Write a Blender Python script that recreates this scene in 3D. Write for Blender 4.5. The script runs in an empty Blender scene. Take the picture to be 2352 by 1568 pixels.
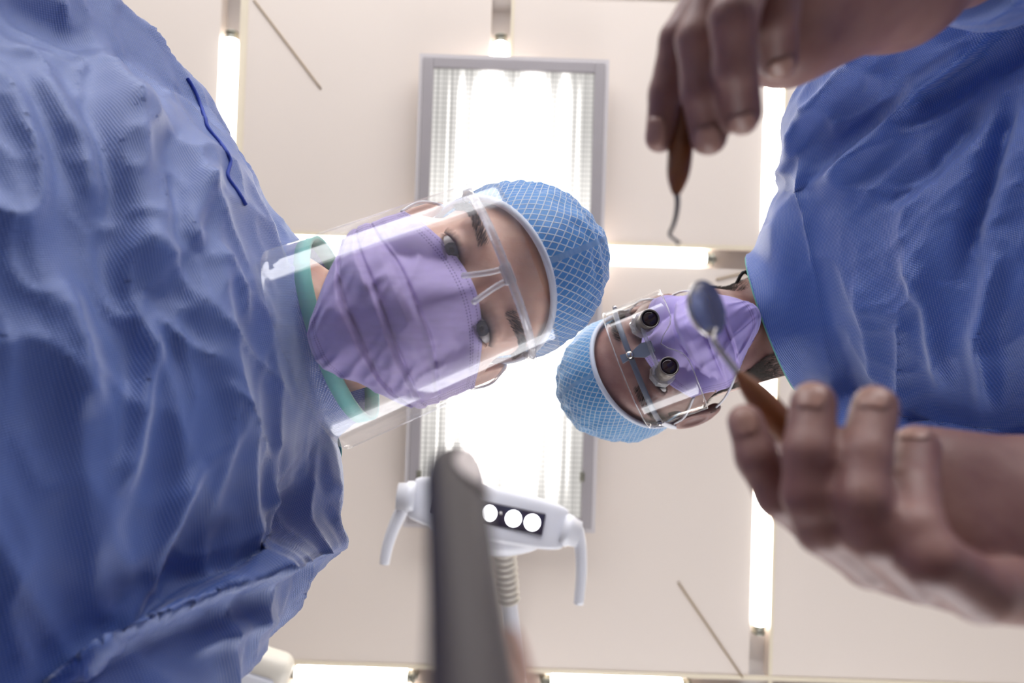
import bpy, bmesh, math, random
import numpy as np
from mathutils import Vector, Matrix, noise
from mathutils.bvhtree import BVHTree

random.seed(4)
rng = np.random.default_rng(4)
SC = bpy.context.scene
COL = SC.collection
PI = math.pi

# ------------------------------------------------------------------ camera frame
F_PX = 24.0 / 36.0 * 2352.0
CAM = np.array([0.0, 0.0, 0.85])
CEIL = 2.65


def nrm(v):
    v = np.asarray(v, float)
    return v / np.linalg.norm(v)


_th, _ti = math.radians(1.9), math.radians(1.0)
FWD = nrm([0.0, -math.sin(_ti), math.cos(_ti)])
_r = np.array([math.cos(_th), -math.sin(_th), 0.0])
RIGHT = nrm(_r - FWD * np.dot(_r, FWD))
DOWN = np.cross(FWD, RIGHT)
CM = np.stack([RIGHT, DOWN, FWD], axis=1)          # columns: right, down, forward


def W(p):
    """view axes (right, down, forward metres) -> world"""
    p = np.asarray(p, float)
    return CAM + p @ CM.T


def C(px, py, d):
    return np.array([(px - 1176.0) / F_PX * d, (py - 784.0) / F_PX * d, d])


def P(px, py, d):
    return W(C(px, py, d))


def to_px(w):
    q = (np.asarray(w) - CAM) @ CM
    return q[..., 0] / q[..., 2] * F_PX + 1176, q[..., 1] / q[..., 2] * F_PX + 784, q[..., 2]


def on_ceiling(px, py, z=CEIL):
    d = CM @ np.array([(px - 1176) / F_PX, (py - 784) / F_PX, 1.0])
    return CAM + d * ((z - CAM[2]) / d[2])


# ------------------------------------------------------------------ materials
class Nodes:
    def __init__(self, mat):
        self.t = mat.node_tree
        self.n, self.l = self.t.nodes, self.t.links

    def new(self, kind, **kw):
        n = self.n.new(kind)
        for k, v in kw.items():
            setattr(n, k, v)
        return n

    def put(self, sock, v):
        if hasattr(v, 'is_linked'):
            self.l.new(v, sock)
        else:
            sock.default_value = v

    def m(self, op, a, b=0.0, c=0.0):
        n = self.new('ShaderNodeMath', operation=op)
        self.put(n.inputs[0], a)
        self.put(n.inputs[1], b)
        self.put(n.inputs[2], c)
        return n.outputs[0]

    def mix(self, f, a, b):
        n = self.new('ShaderNodeMix', data_type='RGBA')
        self.put(n.inputs[0], f)
        self.put(n.inputs[6], a)
        self.put(n.inputs[7], b)
        return n.outputs[2]

    def ramp(self, f, lo, hi):
        n = self.new('ShaderNodeMapRange')
        n.interpolation_type = 'SMOOTHSTEP'
        self.put(n.inputs[0], f)
        n.inputs[1].default_value = lo
        n.inputs[2].default_value = hi
        return n.outputs[0]

    def noise(self, scale, detail=3.0, vec=None):
        n = self.new('ShaderNodeTexNoise')
        n.inputs['Scale'].default_value = scale
        n.inputs['Detail'].default_value = detail
        self.l.new(vec if vec is not None else self.obj(), n.inputs['Vector'])
        return n.outputs['Fac']

    def obj(self):
        if not hasattr(self, '_tc'):
            self._tc = self.new('ShaderNodeTexCoord')
        return self._tc.outputs['Object']

    def uv(self):
        self.obj()
        s = self.new('ShaderNodeSeparateXYZ')
        self.l.new(self._tc.outputs['UV'], s.inputs[0])
        return s.outputs[0], s.outputs[1]

    def xyz(self):
        s = self.new('ShaderNodeSeparateXYZ')
        self.l.new(self.obj(), s.inputs[0])
        return s.outputs

    def bump(self, h, strength, dist):
        n = self.new('ShaderNodeBump')
        n.inputs['Strength'].default_value = strength
        n.inputs['Distance'].default_value = dist
        self.l.new(h, n.inputs['Height'])
        return n.outputs[0]


def rgb(r, g, b):
    f = lambda c: (c / 255 / 12.92) if c / 255 <= 0.04045 else ((c / 255 + 0.055) / 1.055) ** 2.4
    return (f(r), f(g), f(b), 1.0)


def base_mat(name, col, rough=0.5, metal=0.0, var=0.06, vscale=25.0, **kw):
    m = bpy.data.materials.new(name)
    m.use_nodes = True
    N = Nodes(m)
    b = m.node_tree.nodes['Principled BSDF']
    f = N.noise(vscale, 4.0)
    c2 = tuple(max(0.0, c * (1 - 2.2 * var)) for c in col[:3]) + (1.0,)
    N.put(b.inputs['Base Color'], N.mix(f, col, c2))
    b.inputs['Roughness'].default_value = rough
    b.inputs['Metallic'].default_value = metal
    for k, v in kw.items():
        b.inputs[k.replace('_', ' ')].default_value = v
    return m, N, b


def emit_mat(name, col, strength):
    m = bpy.data.materials.new(name)
    m.use_nodes = True
    b = m.node_tree.nodes['Principled BSDF']
    b.inputs['Base Color'].default_value = col
    b.inputs['Emission Color'].default_value = col
    b.inputs['Emission Strength'].default_value = strength
    return m


def skin_mat(name, col, red, sss=0.12):
    m, N, b = base_mat(name, col, 0.48)
    f = N.ramp(N.noise(38.0, 3.0), 0.35, 0.7)
    N.put(b.inputs['Base Color'], N.mix(f, col, red))
    b.inputs['Subsurface Weight'].default_value = sss
    b.inputs['Subsurface Radius'].default_value = (0.9, 0.35, 0.2)
    b.inputs['Subsurface Scale'].default_value = 0.006
    h = N.m('ADD', N.noise(900.0, 2.0), N.m('MULTIPLY', N.noise(230.0, 3.0), 1.6))
    N.put(b.inputs['Normal'], N.bump(h, 0.25, 0.0006))
    return m


def gown_mat(name, col, lite, e1, e2):
    """spun-bonded cloth: fine cross weave, pale fibre bloom"""
    m, N, b = base_mat(name, col, 0.42)
    def along(e):
        n = N.new('ShaderNodeVectorMath', operation='DOT_PRODUCT')
        N.l.new(N.obj(), n.inputs[0])
        n.inputs[1].default_value = tuple(e)
        return N.m('MULTIPLY', n.outputs['Value'], 2 * PI / 0.0026)
    e1, e2 = np.asarray(e1), np.asarray(e2)
    a, c = along(e1 * 0.8 + e2), along(e1 * 0.8 - e2)
    w = N.m('MULTIPLY', N.m('SINE', a), N.m('SINE', c))
    f = N.ramp(w, 0.0, 0.8)
    big = N.ramp(N.noise(7.0, 3.0), 0.3, 0.75)
    N.put(b.inputs['Base Color'], N.mix(N.m('MULTIPLY', f, N.m('ADD', 0.36, N.m('MULTIPLY', big, 0.2))), col, lite))
    N.put(b.inputs['Normal'], N.bump(w, 0.35, 0.0005))
    b.inputs['Sheen Weight'].default_value = 0.8
    b.inputs['Sheen Roughness'].default_value = 0.45
    b.inputs['Sheen Tint'].default_value = (0.85, 0.88, 1.0, 1.0)
    b.inputs['Specular IOR Level'].default_value = 0.9
    tr = N.new('ShaderNodeBsdfTranslucent')
    tr.inputs[0].default_value = col
    mx = N.new('ShaderNodeMixShader')
    mx.inputs[0].default_value = 0.22
    out = m.node_tree.nodes['Material Output']
    N.l.new(b.outputs[0], mx.inputs[1])
    N.l.new(tr.outputs[0], mx.inputs[2])
    N.l.new(mx.outputs[0], out.inputs[0])
    return m


def net_cap_mat(name, col, dark, line, pitch_u, pitch_v):
    """blue non-woven cap with a pale diamond net printed on (uv in metres)"""
    m, N, b = base_mat(name, col, 0.5)
    u, v = N.uv()
    p = N.m('ADD', N.m('DIVIDE', u, pitch_u), N.m('DIVIDE', v, pitch_v))
    q = N.m('SUBTRACT', N.m('DIVIDE', u, pitch_u), N.m('DIVIDE', v, pitch_v))
    e = lambda s: N.m('ABSOLUTE', N.m('SUBTRACT', N.m('FRACT', s), 0.5))
    d = N.m('MAXIMUM', e(p), e(q))
    f = N.ramp(d, 0.39, 0.47)
    bl = N.mix(N.noise(60.0, 4.0), col, dark)
    N.put(b.inputs['Base Color'], N.mix(f, bl, line))
    N.put(b.inputs['Normal'], N.bump(N.m('ADD', f, N.m('MULTIPLY', N.noise(260.0, 3.0), 0.7)), 0.5, 0.0008))
    b.inputs['Sheen Weight'].default_value = 0.25
    tr = N.new('ShaderNodeBsdfTranslucent')
    tr.inputs[0].default_value = (0.35, 0.62, 0.9, 1)
    mx = N.new('ShaderNodeMixShader')
    mx.inputs[0].default_value = 0.25
    out = m.node_tree.nodes['Material Output']
    N.l.new(b.outputs[0], mx.inputs[1])
    N.l.new(tr.outputs[0], mx.inputs[2])
    N.l.new(mx.outputs[0], out.inputs[0])
    return m


def mask_mat(name, col, dot, wid, hgt):
    """lilac non-woven with rows of punched weld dots along all four hems (uv in metres)"""
    m, N, b = base_mat(name, col, 0.6)
    u, v = N.uv()
    du = N.m('MINIMUM', u, N.m('SUBTRACT', wid, u))
    dv = N.m('MINIMUM', v, N.m('SUBTRACT', hgt, v))

    def rows(along, across, offs, pitch):
        tot = None
        s = N.m('ABSOLUTE', N.m('SUBTRACT', N.m('FRACT', N.m('DIVIDE', along, pitch)), 0.5))
        s = N.m('LESS_THAN', s, 0.27)
        for o in offs:
            r = N.m('LESS_THAN', N.m('ABSOLUTE', N.m('SUBTRACT', across, o)), 0.00048)
            h = N.m('MULTIPLY', s, r)
            tot = h if tot is None else N.m('MAXIMUM', tot, h)
        return tot
    f = N.m('MAXIMUM', rows(u, dv, (0.0032, 0.0088, 0.0112), 0.0024), rows(v, du, (0.002, 0.0044, 0.0068), 0.0026))
    N.put(b.inputs['Base Color'], N.mix(N.m('MULTIPLY', f, 0.85), N.mix(N.noise(90.0, 5.0), col, tuple(c * .88 for c in col[:3]) + (1,)), dot))
    h = N.m('SUBTRACT', N.m('MULTIPLY', N.noise(1400.0, 2.0), 0.35), f)
    N.put(b.inputs['Normal'], N.bump(h, 0.5, 0.0005))
    b.inputs['Sheen Weight'].default_value = 0.3
    tr = N.new('ShaderNodeBsdfTranslucent')
    tr.inputs[0].default_value = col
    mx = N.new('ShaderNodeMixShader')
    mx.inputs[0].default_value = 0.2
    out = m.node_tree.nodes['Material Output']
    N.l.new(b.outputs[0], mx.inputs[1])
    N.l.new(tr.outputs[0], mx.inputs[2])
    N.l.new(mx.outputs[0], out.inputs[0])
    return m


def clear_mat(name, tint, haze, haze_col=(0.9, 0.9, 0.92, 1), ior=1.45, shine=1.0, even=0.5):
    """thin clear plastic: see-through, fresnel shine, faint scratches that scatter light"""
    m = bpy.data.materials.new(name)
    m.use_nodes = True
    N = Nodes(m)
    m.node_tree.nodes.remove(m.node_tree.nodes['Principled BSDF'])
    t = N.new('ShaderNodeBsdfTransparent')
    t.inputs[0].default_value = tint
    g = N.new('ShaderNodeBsdfGlossy')
    g.inputs['Roughness'].default_value = 0.04
    g.inputs[0].default_value = (1, 1, 1, 1)
    fr = N.new('ShaderNodeFresnel')
    fr.inputs[0].default_value = ior
    a = N.new('ShaderNodeMixShader')
    N.put(a.inputs[0], N.m('MINIMUM', N.m('MULTIPLY', fr.outputs[0], shine), 0.6))
    N.l.new(t.outputs[0], a.inputs[1])
    N.l.new(g.outputs[0], a.inputs[2])
    df = N.new('ShaderNodeBsdfTranslucent')
    df.inputs[0].default_value = haze_col
    df2 = N.new('ShaderNodeBsdfDiffuse')
    df2.inputs[0].default_value = haze_col
    dd = N.new('ShaderNodeMixShader')
    dd.inputs[0].default_value = 0.5
    N.l.new(df.outputs[0], dd.inputs[1])
    N.l.new(df2.outputs[0], dd.inputs[2])
    mp = N.new('ShaderNodeMapping')
    mp.inputs['Scale'].default_value = (30, 260, 260)
    mp.inputs['Rotation'].default_value = (0, 0, 0.35)
    N.l.new(N.obj(), mp.inputs[0])
    s = N.noise(1.0, 3.0, mp.outputs[0])
    hz = N.m('MULTIPLY', N.ramp(s, 0.35, 0.9), haze * 1.6)
    b = N.new('ShaderNodeMixShader')
    N.put(b.inputs[0], N.m('ADD', N.m('MULTIPLY', hz, 1.0 - even), haze * even))
    N.l.new(a.outputs[0], b.inputs[1])
    N.l.new(dd.outputs[0], b.inputs[2])
    N.l.new(b.outputs[0], m.node_tree.nodes['Material Output'].inputs[0])
    return m


M = {}
M['ceiling'] = base_mat('ceiling_paint', rgb(226, 214, 203), 0.7, var=0.015, vscale=1.5)[0]
M['wall'] = base_mat('wall_paint', rgb(172, 168, 166), 0.7, var=0.02, vscale=2)[0]
M['floor'] = base_mat('floor_vinyl', rgb(140, 135, 132), 0.4, var=0.05, vscale=3)[0]
M['channel'] = base_mat('channel_metal', rgb(196, 188, 182), 0.5, var=0.02)[0]
M['lip'] = base_mat('channel_lip', rgb(226, 214, 190), 0.5, var=0.02)[0]
M['frame'] = base_mat('panel_frame', rgb(170, 164, 166), 0.35, 0.2, var=0.03)[0]
M['framelip'] = base_mat('panel_lip', rgb(206, 200, 200), 0.4, var=0.02)[0]
M['tube'] = emit_mat('lit_tube', (1.0, 0.985, 0.95, 1), 11.0)
M['cap_metal'] = base_mat('tube_socket', rgb(150, 148, 135), 0.35, 0.6, var=0.1, vscale=90)[0]
M['white_plastic'] = base_mat('white_plastic', rgb(226, 226, 232), 0.3, var=0.02)[0]
M['cream_plastic'] = base_mat('cream_plastic', rgb(226, 219, 205), 0.4, var=0.02)[0]
M['dark_window'] = base_mat('dark_window', rgb(52, 46, 62), 0.15, var=0.05)[0]
M['led'] = emit_mat('led_lens', (0.97, 0.97, 1.0, 1), 4.0)
M['wire'] = base_mat('wire', rgb(160, 140, 112), 0.6)[0]
AX_A = (CM @ nrm([-0.54, 0.195, -0.82]), CM @ nrm([0.36, 0.97, -0.006]))
AX_B = (CM @ nrm([0.52, -0.15, -0.83]), CM @ nrm([0.30, 0.95, 0.016]))
M['gown_a'] = gown_mat('gown_cloth_assistant', rgb(64, 102, 182), rgb(180, 190, 224), *AX_A)
M['gown_b'] = gown_mat('gown_cloth_dentist', rgb(58, 104, 196), rgb(172, 188, 228), *AX_B)
M['seam'] = base_mat('seam', rgb(28, 62, 165), 0.7)[0]
M['teal'] = base_mat('teal_binding', rgb(112, 188, 178), 0.75, var=0.1, vscale=300)[0]
M['cap_a'] = net_cap_mat('net_cap_assistant', rgb(92, 166, 230), rgb(54, 124, 206), rgb(222, 232, 242), 0.0060, 0.0098)
M['cap_b'] = net_cap_mat('net_cap_dentist', rgb(96, 176, 230), rgb(58, 134, 204), rgb(222, 234, 242), 0.0060, 0.0098)
M['hem'] = base_mat('cap_hem', rgb(214, 220, 232), 0.8, var=0.05, vscale=200)[0]
M['skin_a'] = skin_mat('skin_assistant', rgb(212, 170, 148), rgb(196, 146, 126))
M['skin_b'] = skin_mat('skin_dentist', rgb(152, 114, 104), rgb(132, 92, 86))
M['nail'] = base_mat('nail', rgb(178, 138, 124), 0.3, var=0.04)[0]
M['eye'] = base_mat('eye_white', rgb(176, 166, 162), 0.12, var=0.02)[0]
M['iris'] = base_mat('iris_brown', rgb(92, 92, 98), 0.12, var=0.3, vscale=900)[0]
M['pupil'] = base_mat('pupil', rgb(14, 12, 12), 0.1)[0]
M['hair'] = base_mat('dark_hair', rgb(52, 38, 30), 0.5, var=0.2, vscale=200)[0]
M['brow'] = base_mat('brow_hair', rgb(112, 90, 80), 0.6, var=0.15, vscale=200)[0]
M['loop'] = base_mat('ear_loop', rgb(232, 232, 236), 0.8)[0]
M['visor'] = clear_mat('visor_film', (0.97, 0.972, 0.975, 1), 0.075, ior=1.35, shine=0.15, even=0.55)
M['clear'] = clear_mat('clear_frame', (0.90, 0.90, 0.92, 1), 0.30, (0.90, 0.88, 0.88, 1), even=0.85)
M['lens'] = clear_mat('clear_lens', (0.96, 0.96, 0.96, 1), 0.01, ior=1.35, shine=0.12)
M['grey_plastic'] = base_mat('grey_plastic', rgb(118, 124, 138), 0.35, var=0.04)[0]
M['loupe_ring'] = base_mat('loupe_ring', rgb(120, 112, 106), 0.35, 0.4)[0]
M['loupe_glass'] = base_mat('loupe_glass', rgb(38, 22, 30), 0.08)[0]
M['black'] = base_mat('black_cord', rgb(24, 22, 24), 0.6)[0]
M['steel'] = base_mat('steel', rgb(196, 192, 190), 0.22, 0.95, var=0.03)[0]
M['dark_steel'] = base_mat('dark_steel', rgb(92, 86, 92), 0.3, 0.8, var=0.05)[0]
M['mirror'] = base_mat('mirror_glass', rgb(206, 204, 206), 0.14, 0.72, var=0.05, vscale=60)[0]
M['wood'] = base_mat('brown_handle', rgb(150, 92, 52), 0.4, var=0.2, vscale=120)[0]
M['handpiece'] = base_mat('handpiece_body', rgb(42, 32, 33), 0.5, 0.0, var=0.05)[0]
M['handpiece_tip'] = base_mat('handpiece_tip', rgb(196, 186, 182), 0.4, 0.1, var=0.05)[0]
M['chair'] = base_mat('chair_vinyl', rgb(52, 56, 70), 0.45, var=0.05)[0]
M['trouser'] = base_mat('trousers', rgb(40, 62, 118), 0.8)[0]
M['shoe'] = base_mat('shoe', rgb(225, 225, 225), 0.5)[0]


# diffuser of the ceiling panel: tubes behind ribbed plastic (uv 0..1)
def diffuser_mat():
    m = bpy.data.materials.new('lit_diffuser')
    m.use_nodes = True
    N = Nodes(m)
    b = m.node_tree.nodes['Principled BSDF']
    u, v = N.uv()
    tot = None
    for c, wd, s in ((0.10, 0.006, 0.6), (0.18, 0.02, 2.5), (0.36, 0.07, 9.0), (0.62, 0.07, 9.0), (0.82, 0.03, 5.0), (0.91, 0.008, 1.2)):
        d = N.m('DIVIDE', N.m('SUBTRACT', u, c), wd)
        g = N.m('MULTIPLY', N.m('EXPONENT', N.m('MULTIPLY', N.m('MULTIPLY', d, d), -1.0)), s)
        tot = g if tot is None else N.m('ADD', tot, g)
    ends = N.m('MULTIPLY', N.ramp(v, 0.0, 0.14), N.ramp(N.m('SUBTRACT', 1.0, v), 0.0, 0.08))
    mid = N.m('MULTIPLY', N.ramp(v, 0.1, 0.55), N.ramp(N.m('SUBTRACT', 1.0, v), 0.1, 0.55))
    gx = N.m('ABSOLUTE', N.m('SUBTRACT', N.m('FRACT', N.m('MULTIPLY', u, 34.0)), 0.5))
    gy = N.m('ABSOLUTE', N.m('SUBTRACT', N.m('FRACT', N.m('MULTIPLY', v, 90.0)), 0.5))
    line = N.m('MAXIMUM', N.ramp(gx, 0.36, 0.48), N.ramp(gy, 0.36, 0.48))
    wave = N.m('MULTIPLY', N.m('ADD', 0.5, N.m('MULTIPLY', N.m('SINE', N.m('MULTIPLY', u, 150.0)), 0.5)), 0.35)
    s = N.m('ADD', N.m('ADD', 0.8, wave), N.m('ADD', N.m('MULTIPLY', N.m('MULTIPLY', tot, 3.0), N.m('ADD', 0.12, N.m('MULTIPLY', ends, 0.88))), N.m('MULTIPLY', mid, 2.2)))
    s = N.m('MULTIPLY', s, N.m('SUBTRACT', 1.0, N.m('MULTIPLY', line, 0.5)))
    b.inputs['Base Color'].default_value = (0.12, 0.115, 0.11, 1)
    b.inputs['Emission Color'].default_value = (1.0, 0.97, 0.92, 1)
    N.put(b.inputs['Emission Strength'], N.m('MULTIPLY', s, 0.42))
    return m


M['diffuser'] = diffuser_mat()


# ------------------------------------------------------------------ mesh helpers
def mesh_obj(name, verts, faces, mat, parent=None, smooth=True, uvs=None):
    me = bpy.data.meshes.new(name)
    me.from_pydata([tuple(map(float, v)) for v in verts], [], [tuple(int(i) for i in f) for f in faces])
    me.validate()
    if uvs is not None:
        lay = me.uv_layers.new(name='UVMap')
        for lp in me.loops:
            lay.data[lp.index].uv = uvs[lp.vertex_index]
    return link(name, me, mat, parent, smooth)


def link(name, me, mat, parent=None, smooth=True):
    o = bpy.data.objects.new(name, me)
    COL.objects.link(o)
    me.materials.clear()
    me.materials.append(M[mat] if isinstance(mat, str) else mat)
    if smooth:
        me.polygons.foreach_set('use_smooth', [True] * len(me.polygons))
    if parent:
        o.parent = parent
    return o


def thing(name, label, cat, loc, group=None):
    o = bpy.data.objects.new(name, None)
    COL.objects.link(o)
    o.empty_display_size = 0.02
    o.location = loc
    bpy.context.view_layer.update()
    return tag(o, label, cat, group)


def tag(o, label, cat, group=None):
    o['label'] = label
    o['category'] = cat
    if group:
        o['group'] = group
    return o


def child(o, parent):
    """parent keeping the world place (parents are only ever translated)"""
    o.parent = parent
    o.matrix_parent_inverse = Matrix.Translation(-Vector(parent.location))
    return o


def struct(o):
    o['kind'] = 'structure'
    return o


def box_geo(lo, hi, bevel=0.0, seg=2):
    bm = bmesh.new()
    bmesh.ops.create_cube(bm, size=1.0)
    lo, hi = np.array(lo, float), np.array(hi, float)
    for v in bm.verts:
        v.co = Vector((lo + hi) / 2 + np.array(v.co) * (hi - lo))
    if bevel:
        bmesh.ops.bevel(bm, geom=bm.edges[:], offset=bevel, segments=seg, affect='EDGES', profile=0.5)
    vs = np.array([v.co[:] for v in bm.verts])
    bm.verts.index_update()
    fs = [[v.index for v in f.verts] for f in bm.faces]
    bm.free()
    return vs, fs


def merge(*gs):
    V, F, n = [], [], 0
    for v, f in gs:
        V.append(np.asarray(v, float).reshape(-1, 3))
        F += [[i + n for i in q] for q in f]
        n += len(v)
    return np.concatenate(V), F


def tube_geo(pts, rad, sides=12, caps=True, flat=None):
    """tube through pts; rad scalar or list; flat=(normal, ratio) squashes it"""
    pts = np.asarray(pts, float)
    n = len(pts)
    rad = np.full(n, rad, float) if np.isscalar(rad) else np.asarray(rad, float)
    tan = np.gradient(pts, axis=0)
    tan /= np.linalg.norm(tan, axis=1)[:, None] + 1e-12
    ref = np.array(flat[0], float) if flat else np.array([0.31, 0.22, 0.93])
    if abs(np.dot(nrm(ref), tan[0])) > 0.95:
        ref = np.array([0.9, -0.4, 0.1])
    u = nrm(ref - tan[0] * np.dot(ref, tan[0]))
    V, F = [], []
    for i in range(n):
        if flat:
            u = nrm(np.array(flat[0]) - tan[i] * np.dot(flat[0], tan[i]))
        else:
            u = nrm(u - tan[i] * np.dot(u, tan[i]))
        w = np.cross(tan[i], u)
        k = flat[1] if flat else 1.0
        for j in range(sides):
            a = 2 * PI * j / sides
            V.append(pts[i] + rad[i] * (math.cos(a) * u * k + math.sin(a) * w))
    for i in range(n - 1):
        for j in range(sides):
            a, b = i * sides + j, i * sides + (j + 1) % sides
            F.append([a, b, b + sides, a + sides])
    if caps:
        F.append(list(range(sides))[::-1])
        F.append(list(range((n - 1) * sides, n * sides)))
    return np.array(V), F


def spline(pts, n):
    """Catmull-Rom through rows of pts"""
    pts = np.asarray(pts, float)
    k = len(pts)
    out = []
    for t in np.linspace(0, k - 1, n):
        i = min(int(t), k - 2)
        f = t - i
        p0, p1, p2, p3 = pts[max(i - 1, 0)], pts[i], pts[i + 1], pts[min(i + 2, k - 1)]
        out.append(0.5 * (2 * p1 + (p2 - p0) * f + (2 * p0 - 5 * p1 + 4 * p2 - p3) * f * f + (3 * p1 - p0 - 3 * p2 + p3) * f ** 3))
    return np.array(out)


def lathe_geo(axis0, axis1, prof, sides=24):
    """prof: list of (t 0..1 along axis, radius)"""
    a0, a1 = np.asarray(axis0, float), np.asarray(axis1, float)
    return tube_geo_fixed([a0 + (a1 - a0) * t for t, r in prof], [r for t, r in prof], nrm(a1 - a0), sides)


def tube_geo_fixed(pts, rad, tan, sides):
    ref = np.array([0.31, 0.22, 0.93])
    if abs(np.dot(ref, tan)) > 0.95:
        ref = np.array([0.9, -0.4, 0.1])
    u = nrm(ref - tan * np.dot(ref, tan))
    w = np.cross(tan, u)
    V, F = [], []
    for p, r in zip(pts, rad):
        for j in range(sides):
            a = 2 * PI * j / sides
            V.append(np.asarray(p) + r * (math.cos(a) * u + math.sin(a) * w))
    n = len(pts)
    for i in range(n - 1):
        for j in range(sides):
            a, b = i * sides + j, i * sides + (j + 1) % sides
            F.append([a, b, b + sides, a + sides])
    F.append(list(range(sides))[::-1])
    F.append(list(range((n - 1) * sides, n * sides)))
    return np.array(V), F


def grid_faces(nu, nv, wrap=False):
    F = []
    for j in range(nv - 1):
        for i in range(nu - (0 if wrap else 1)):
            a, b = j * nu + i, j * nu + (i + 1) % nu
            F.append([a, b, b + nu, a + nu])
    return F


def add_mod(o, kind, **kw):
    md = o.modifiers.new(kind.lower(), kind)
    for k, v in kw.items():
        setattr(md, k, v)
    return md


def remeshed(name, geo, voxel, smooth_it=0, smooth_f=0.5):
    o = mesh_obj(name + '_raw', geo[0], geo[1], 'wall')
    add_mod(o, 'REMESH', mode='VOXEL', voxel_size=voxel, adaptivity=0.0)
    if smooth_it:
        add_mod(o, 'SMOOTH', iterations=smooth_it, factor=smooth_f)
    bpy.context.view_layer.update()
    me = bpy.data.meshes.new_from_object(o.evaluated_get(bpy.context.evaluated_depsgraph_get()))
    old = o.data
    bpy.data.objects.remove(o)
    bpy.data.meshes.remove(old)
    me.name = name
    return me


# ------------------------------------------------------------------ implicit modelling
def smin(a, b, k):
    h = np.clip(0.5 + 0.5 * (b - a) / k, 0, 1)
    return b * (1 - h) + a * h - k * h * (1 - h)


def smax(a, b, k):
    return -smin(-a, -b, k)


def d_cone(X, a, b, ra, rb):
    a, b = np.asarray(a, float), np.asarray(b, float)
    ab = b - a
    t = np.clip(((X - a) @ ab) / (ab @ ab + 1e-12), 0, 1)
    return np.linalg.norm(X - a - t[:, None] * ab, axis=1) - (ra + (rb - ra) * t)


def d_ell(X, c, r, rot=None):
    q = X - np.asarray(c, float)
    if rot is not None:
        q = q @ np.asarray(rot, float)
    r = np.asarray(r, float)
    k0 = np.linalg.norm(q / r, axis=1)
    k1 = np.linalg.norm(q / (r * r), axis=1) + 1e-9
    return k0 * (k0 - 1.0) / k1


def d_chain(X, pts, rads, k=0.002):
    d = None
    for i in range(len(pts) - 1):
        e = d_cone(X, pts[i], pts[i + 1], rads[i], rads[i + 1])
        d = e if d is None else smin(d, e, k)
    return d


def polygonise(fn, lo, hi, h):
    lo, hi = np.asarray(lo, float), np.asarray(hi, float)
    n = np.ceil((hi - lo) / h).astype(int) + 1
    cs = 5
    nc = np.ceil(n / cs).astype(int)
    gi = np.stack(np.meshgrid(*[np.arange(k) for k in nc], indexing='ij'), -1).reshape(-1, 3)
    dc = fn(lo + (gi * cs + (cs - 1) / 2.0) * h)
    near = np.abs(dc) < cs * h * 1.9
    vals = np.repeat(np.repeat(np.repeat(dc.reshape(nc), cs, 0), cs, 1), cs, 2)[:n[0], :n[1], :n[2]].copy()
    nm = np.repeat(np.repeat(np.repeat(near.reshape(nc), cs, 0), cs, 1), cs, 2)[:n[0], :n[1], :n[2]]
    ii = np.stack(np.nonzero(nm), -1)
    vals[nm] = fn(lo + ii * h)
    # closed at the border of the block
    for ax in range(3):
        sl = [slice(None)] * 3
        for e in (0, -1):
            sl[ax] = e
            vals[tuple(sl)] = np.maximum(vals[tuple(sl)], h * 0.3)
    s = vals < 0
    sh = tuple(k - 1 for k in vals.shape)
    cnt = np.zeros(sh, int)
    corners = [(i, j, k) for i in (0, 1) for j in (0, 1) for k in (0, 1)]
    for c in corners:
        cnt += s[c[0]:c[0] + sh[0], c[1]:c[1] + sh[1], c[2]:c[2] + sh[2]]
    act = (cnt > 0) & (cnt < 8)
    cell = np.stack(np.nonzero(act), -1)
    pos = np.zeros((len(cell), 3))
    num = np.zeros(len(cell))
    for c0 in corners:
        for ax in range(3):
            if c0[ax]:
                continue
            c1 = list(c0)
            c1[ax] = 1
            v0 = vals[cell[:, 0] + c0[0], cell[:, 1] + c0[1], cell[:, 2] + c0[2]]
            v1 = vals[cell[:, 0] + c1[0], cell[:, 1] + c1[1], cell[:, 2] + c1[2]]
            x = (v0 < 0) != (v1 < 0)
            t = np.where(x, v0 / np.where(x, v0 - v1, 1), 0)
            pos += np.where(x[:, None], np.array(c0) + t[:, None] * (np.array(c1) - np.array(c0)), 0)
            num += x
    verts = lo + (cell + pos / num[:, None]) * h
    vid = np.full(sh, -1)
    vid[act] = np.arange(len(cell))
    faces = []
    for ax in range(3):
        b, c = (ax + 1) % 3, (ax + 2) % 3
        s0 = np.take(s, range(0, s.shape[ax] - 1), ax)
        s1 = np.take(s, range(1, s.shape[ax]), ax)
        e = np.stack(np.nonzero(s0 != s1), -1)
        e = e[(e[:, b] > 0) & (e[:, c] > 0) & (e[:, b] < sh[b]) & (e[:, c] < sh[c])]
        flip = s0[e[:, 0], e[:, 1], e[:, 2]]
        q = []
        for ob, oc in ((-1, -1), (0, -1), (0, 0), (-1, 0)):
            f = e.copy()
            f[:, b] += ob
            f[:, c] += oc
            q.append(vid[f[:, 0], f[:, 1], f[:, 2]])
        q = np.stack(q, -1)
        q[~flip] = q[~flip][:, ::-1]
        faces.append(q)
    return verts, np.concatenate(faces).tolist()


# ------------------------------------------------------------------ the room
def slab(name, lo, hi, mat):
    v, f = box_geo(lo, hi)
    return struct(mesh_obj(name, v, f, mat, smooth=False))


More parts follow.
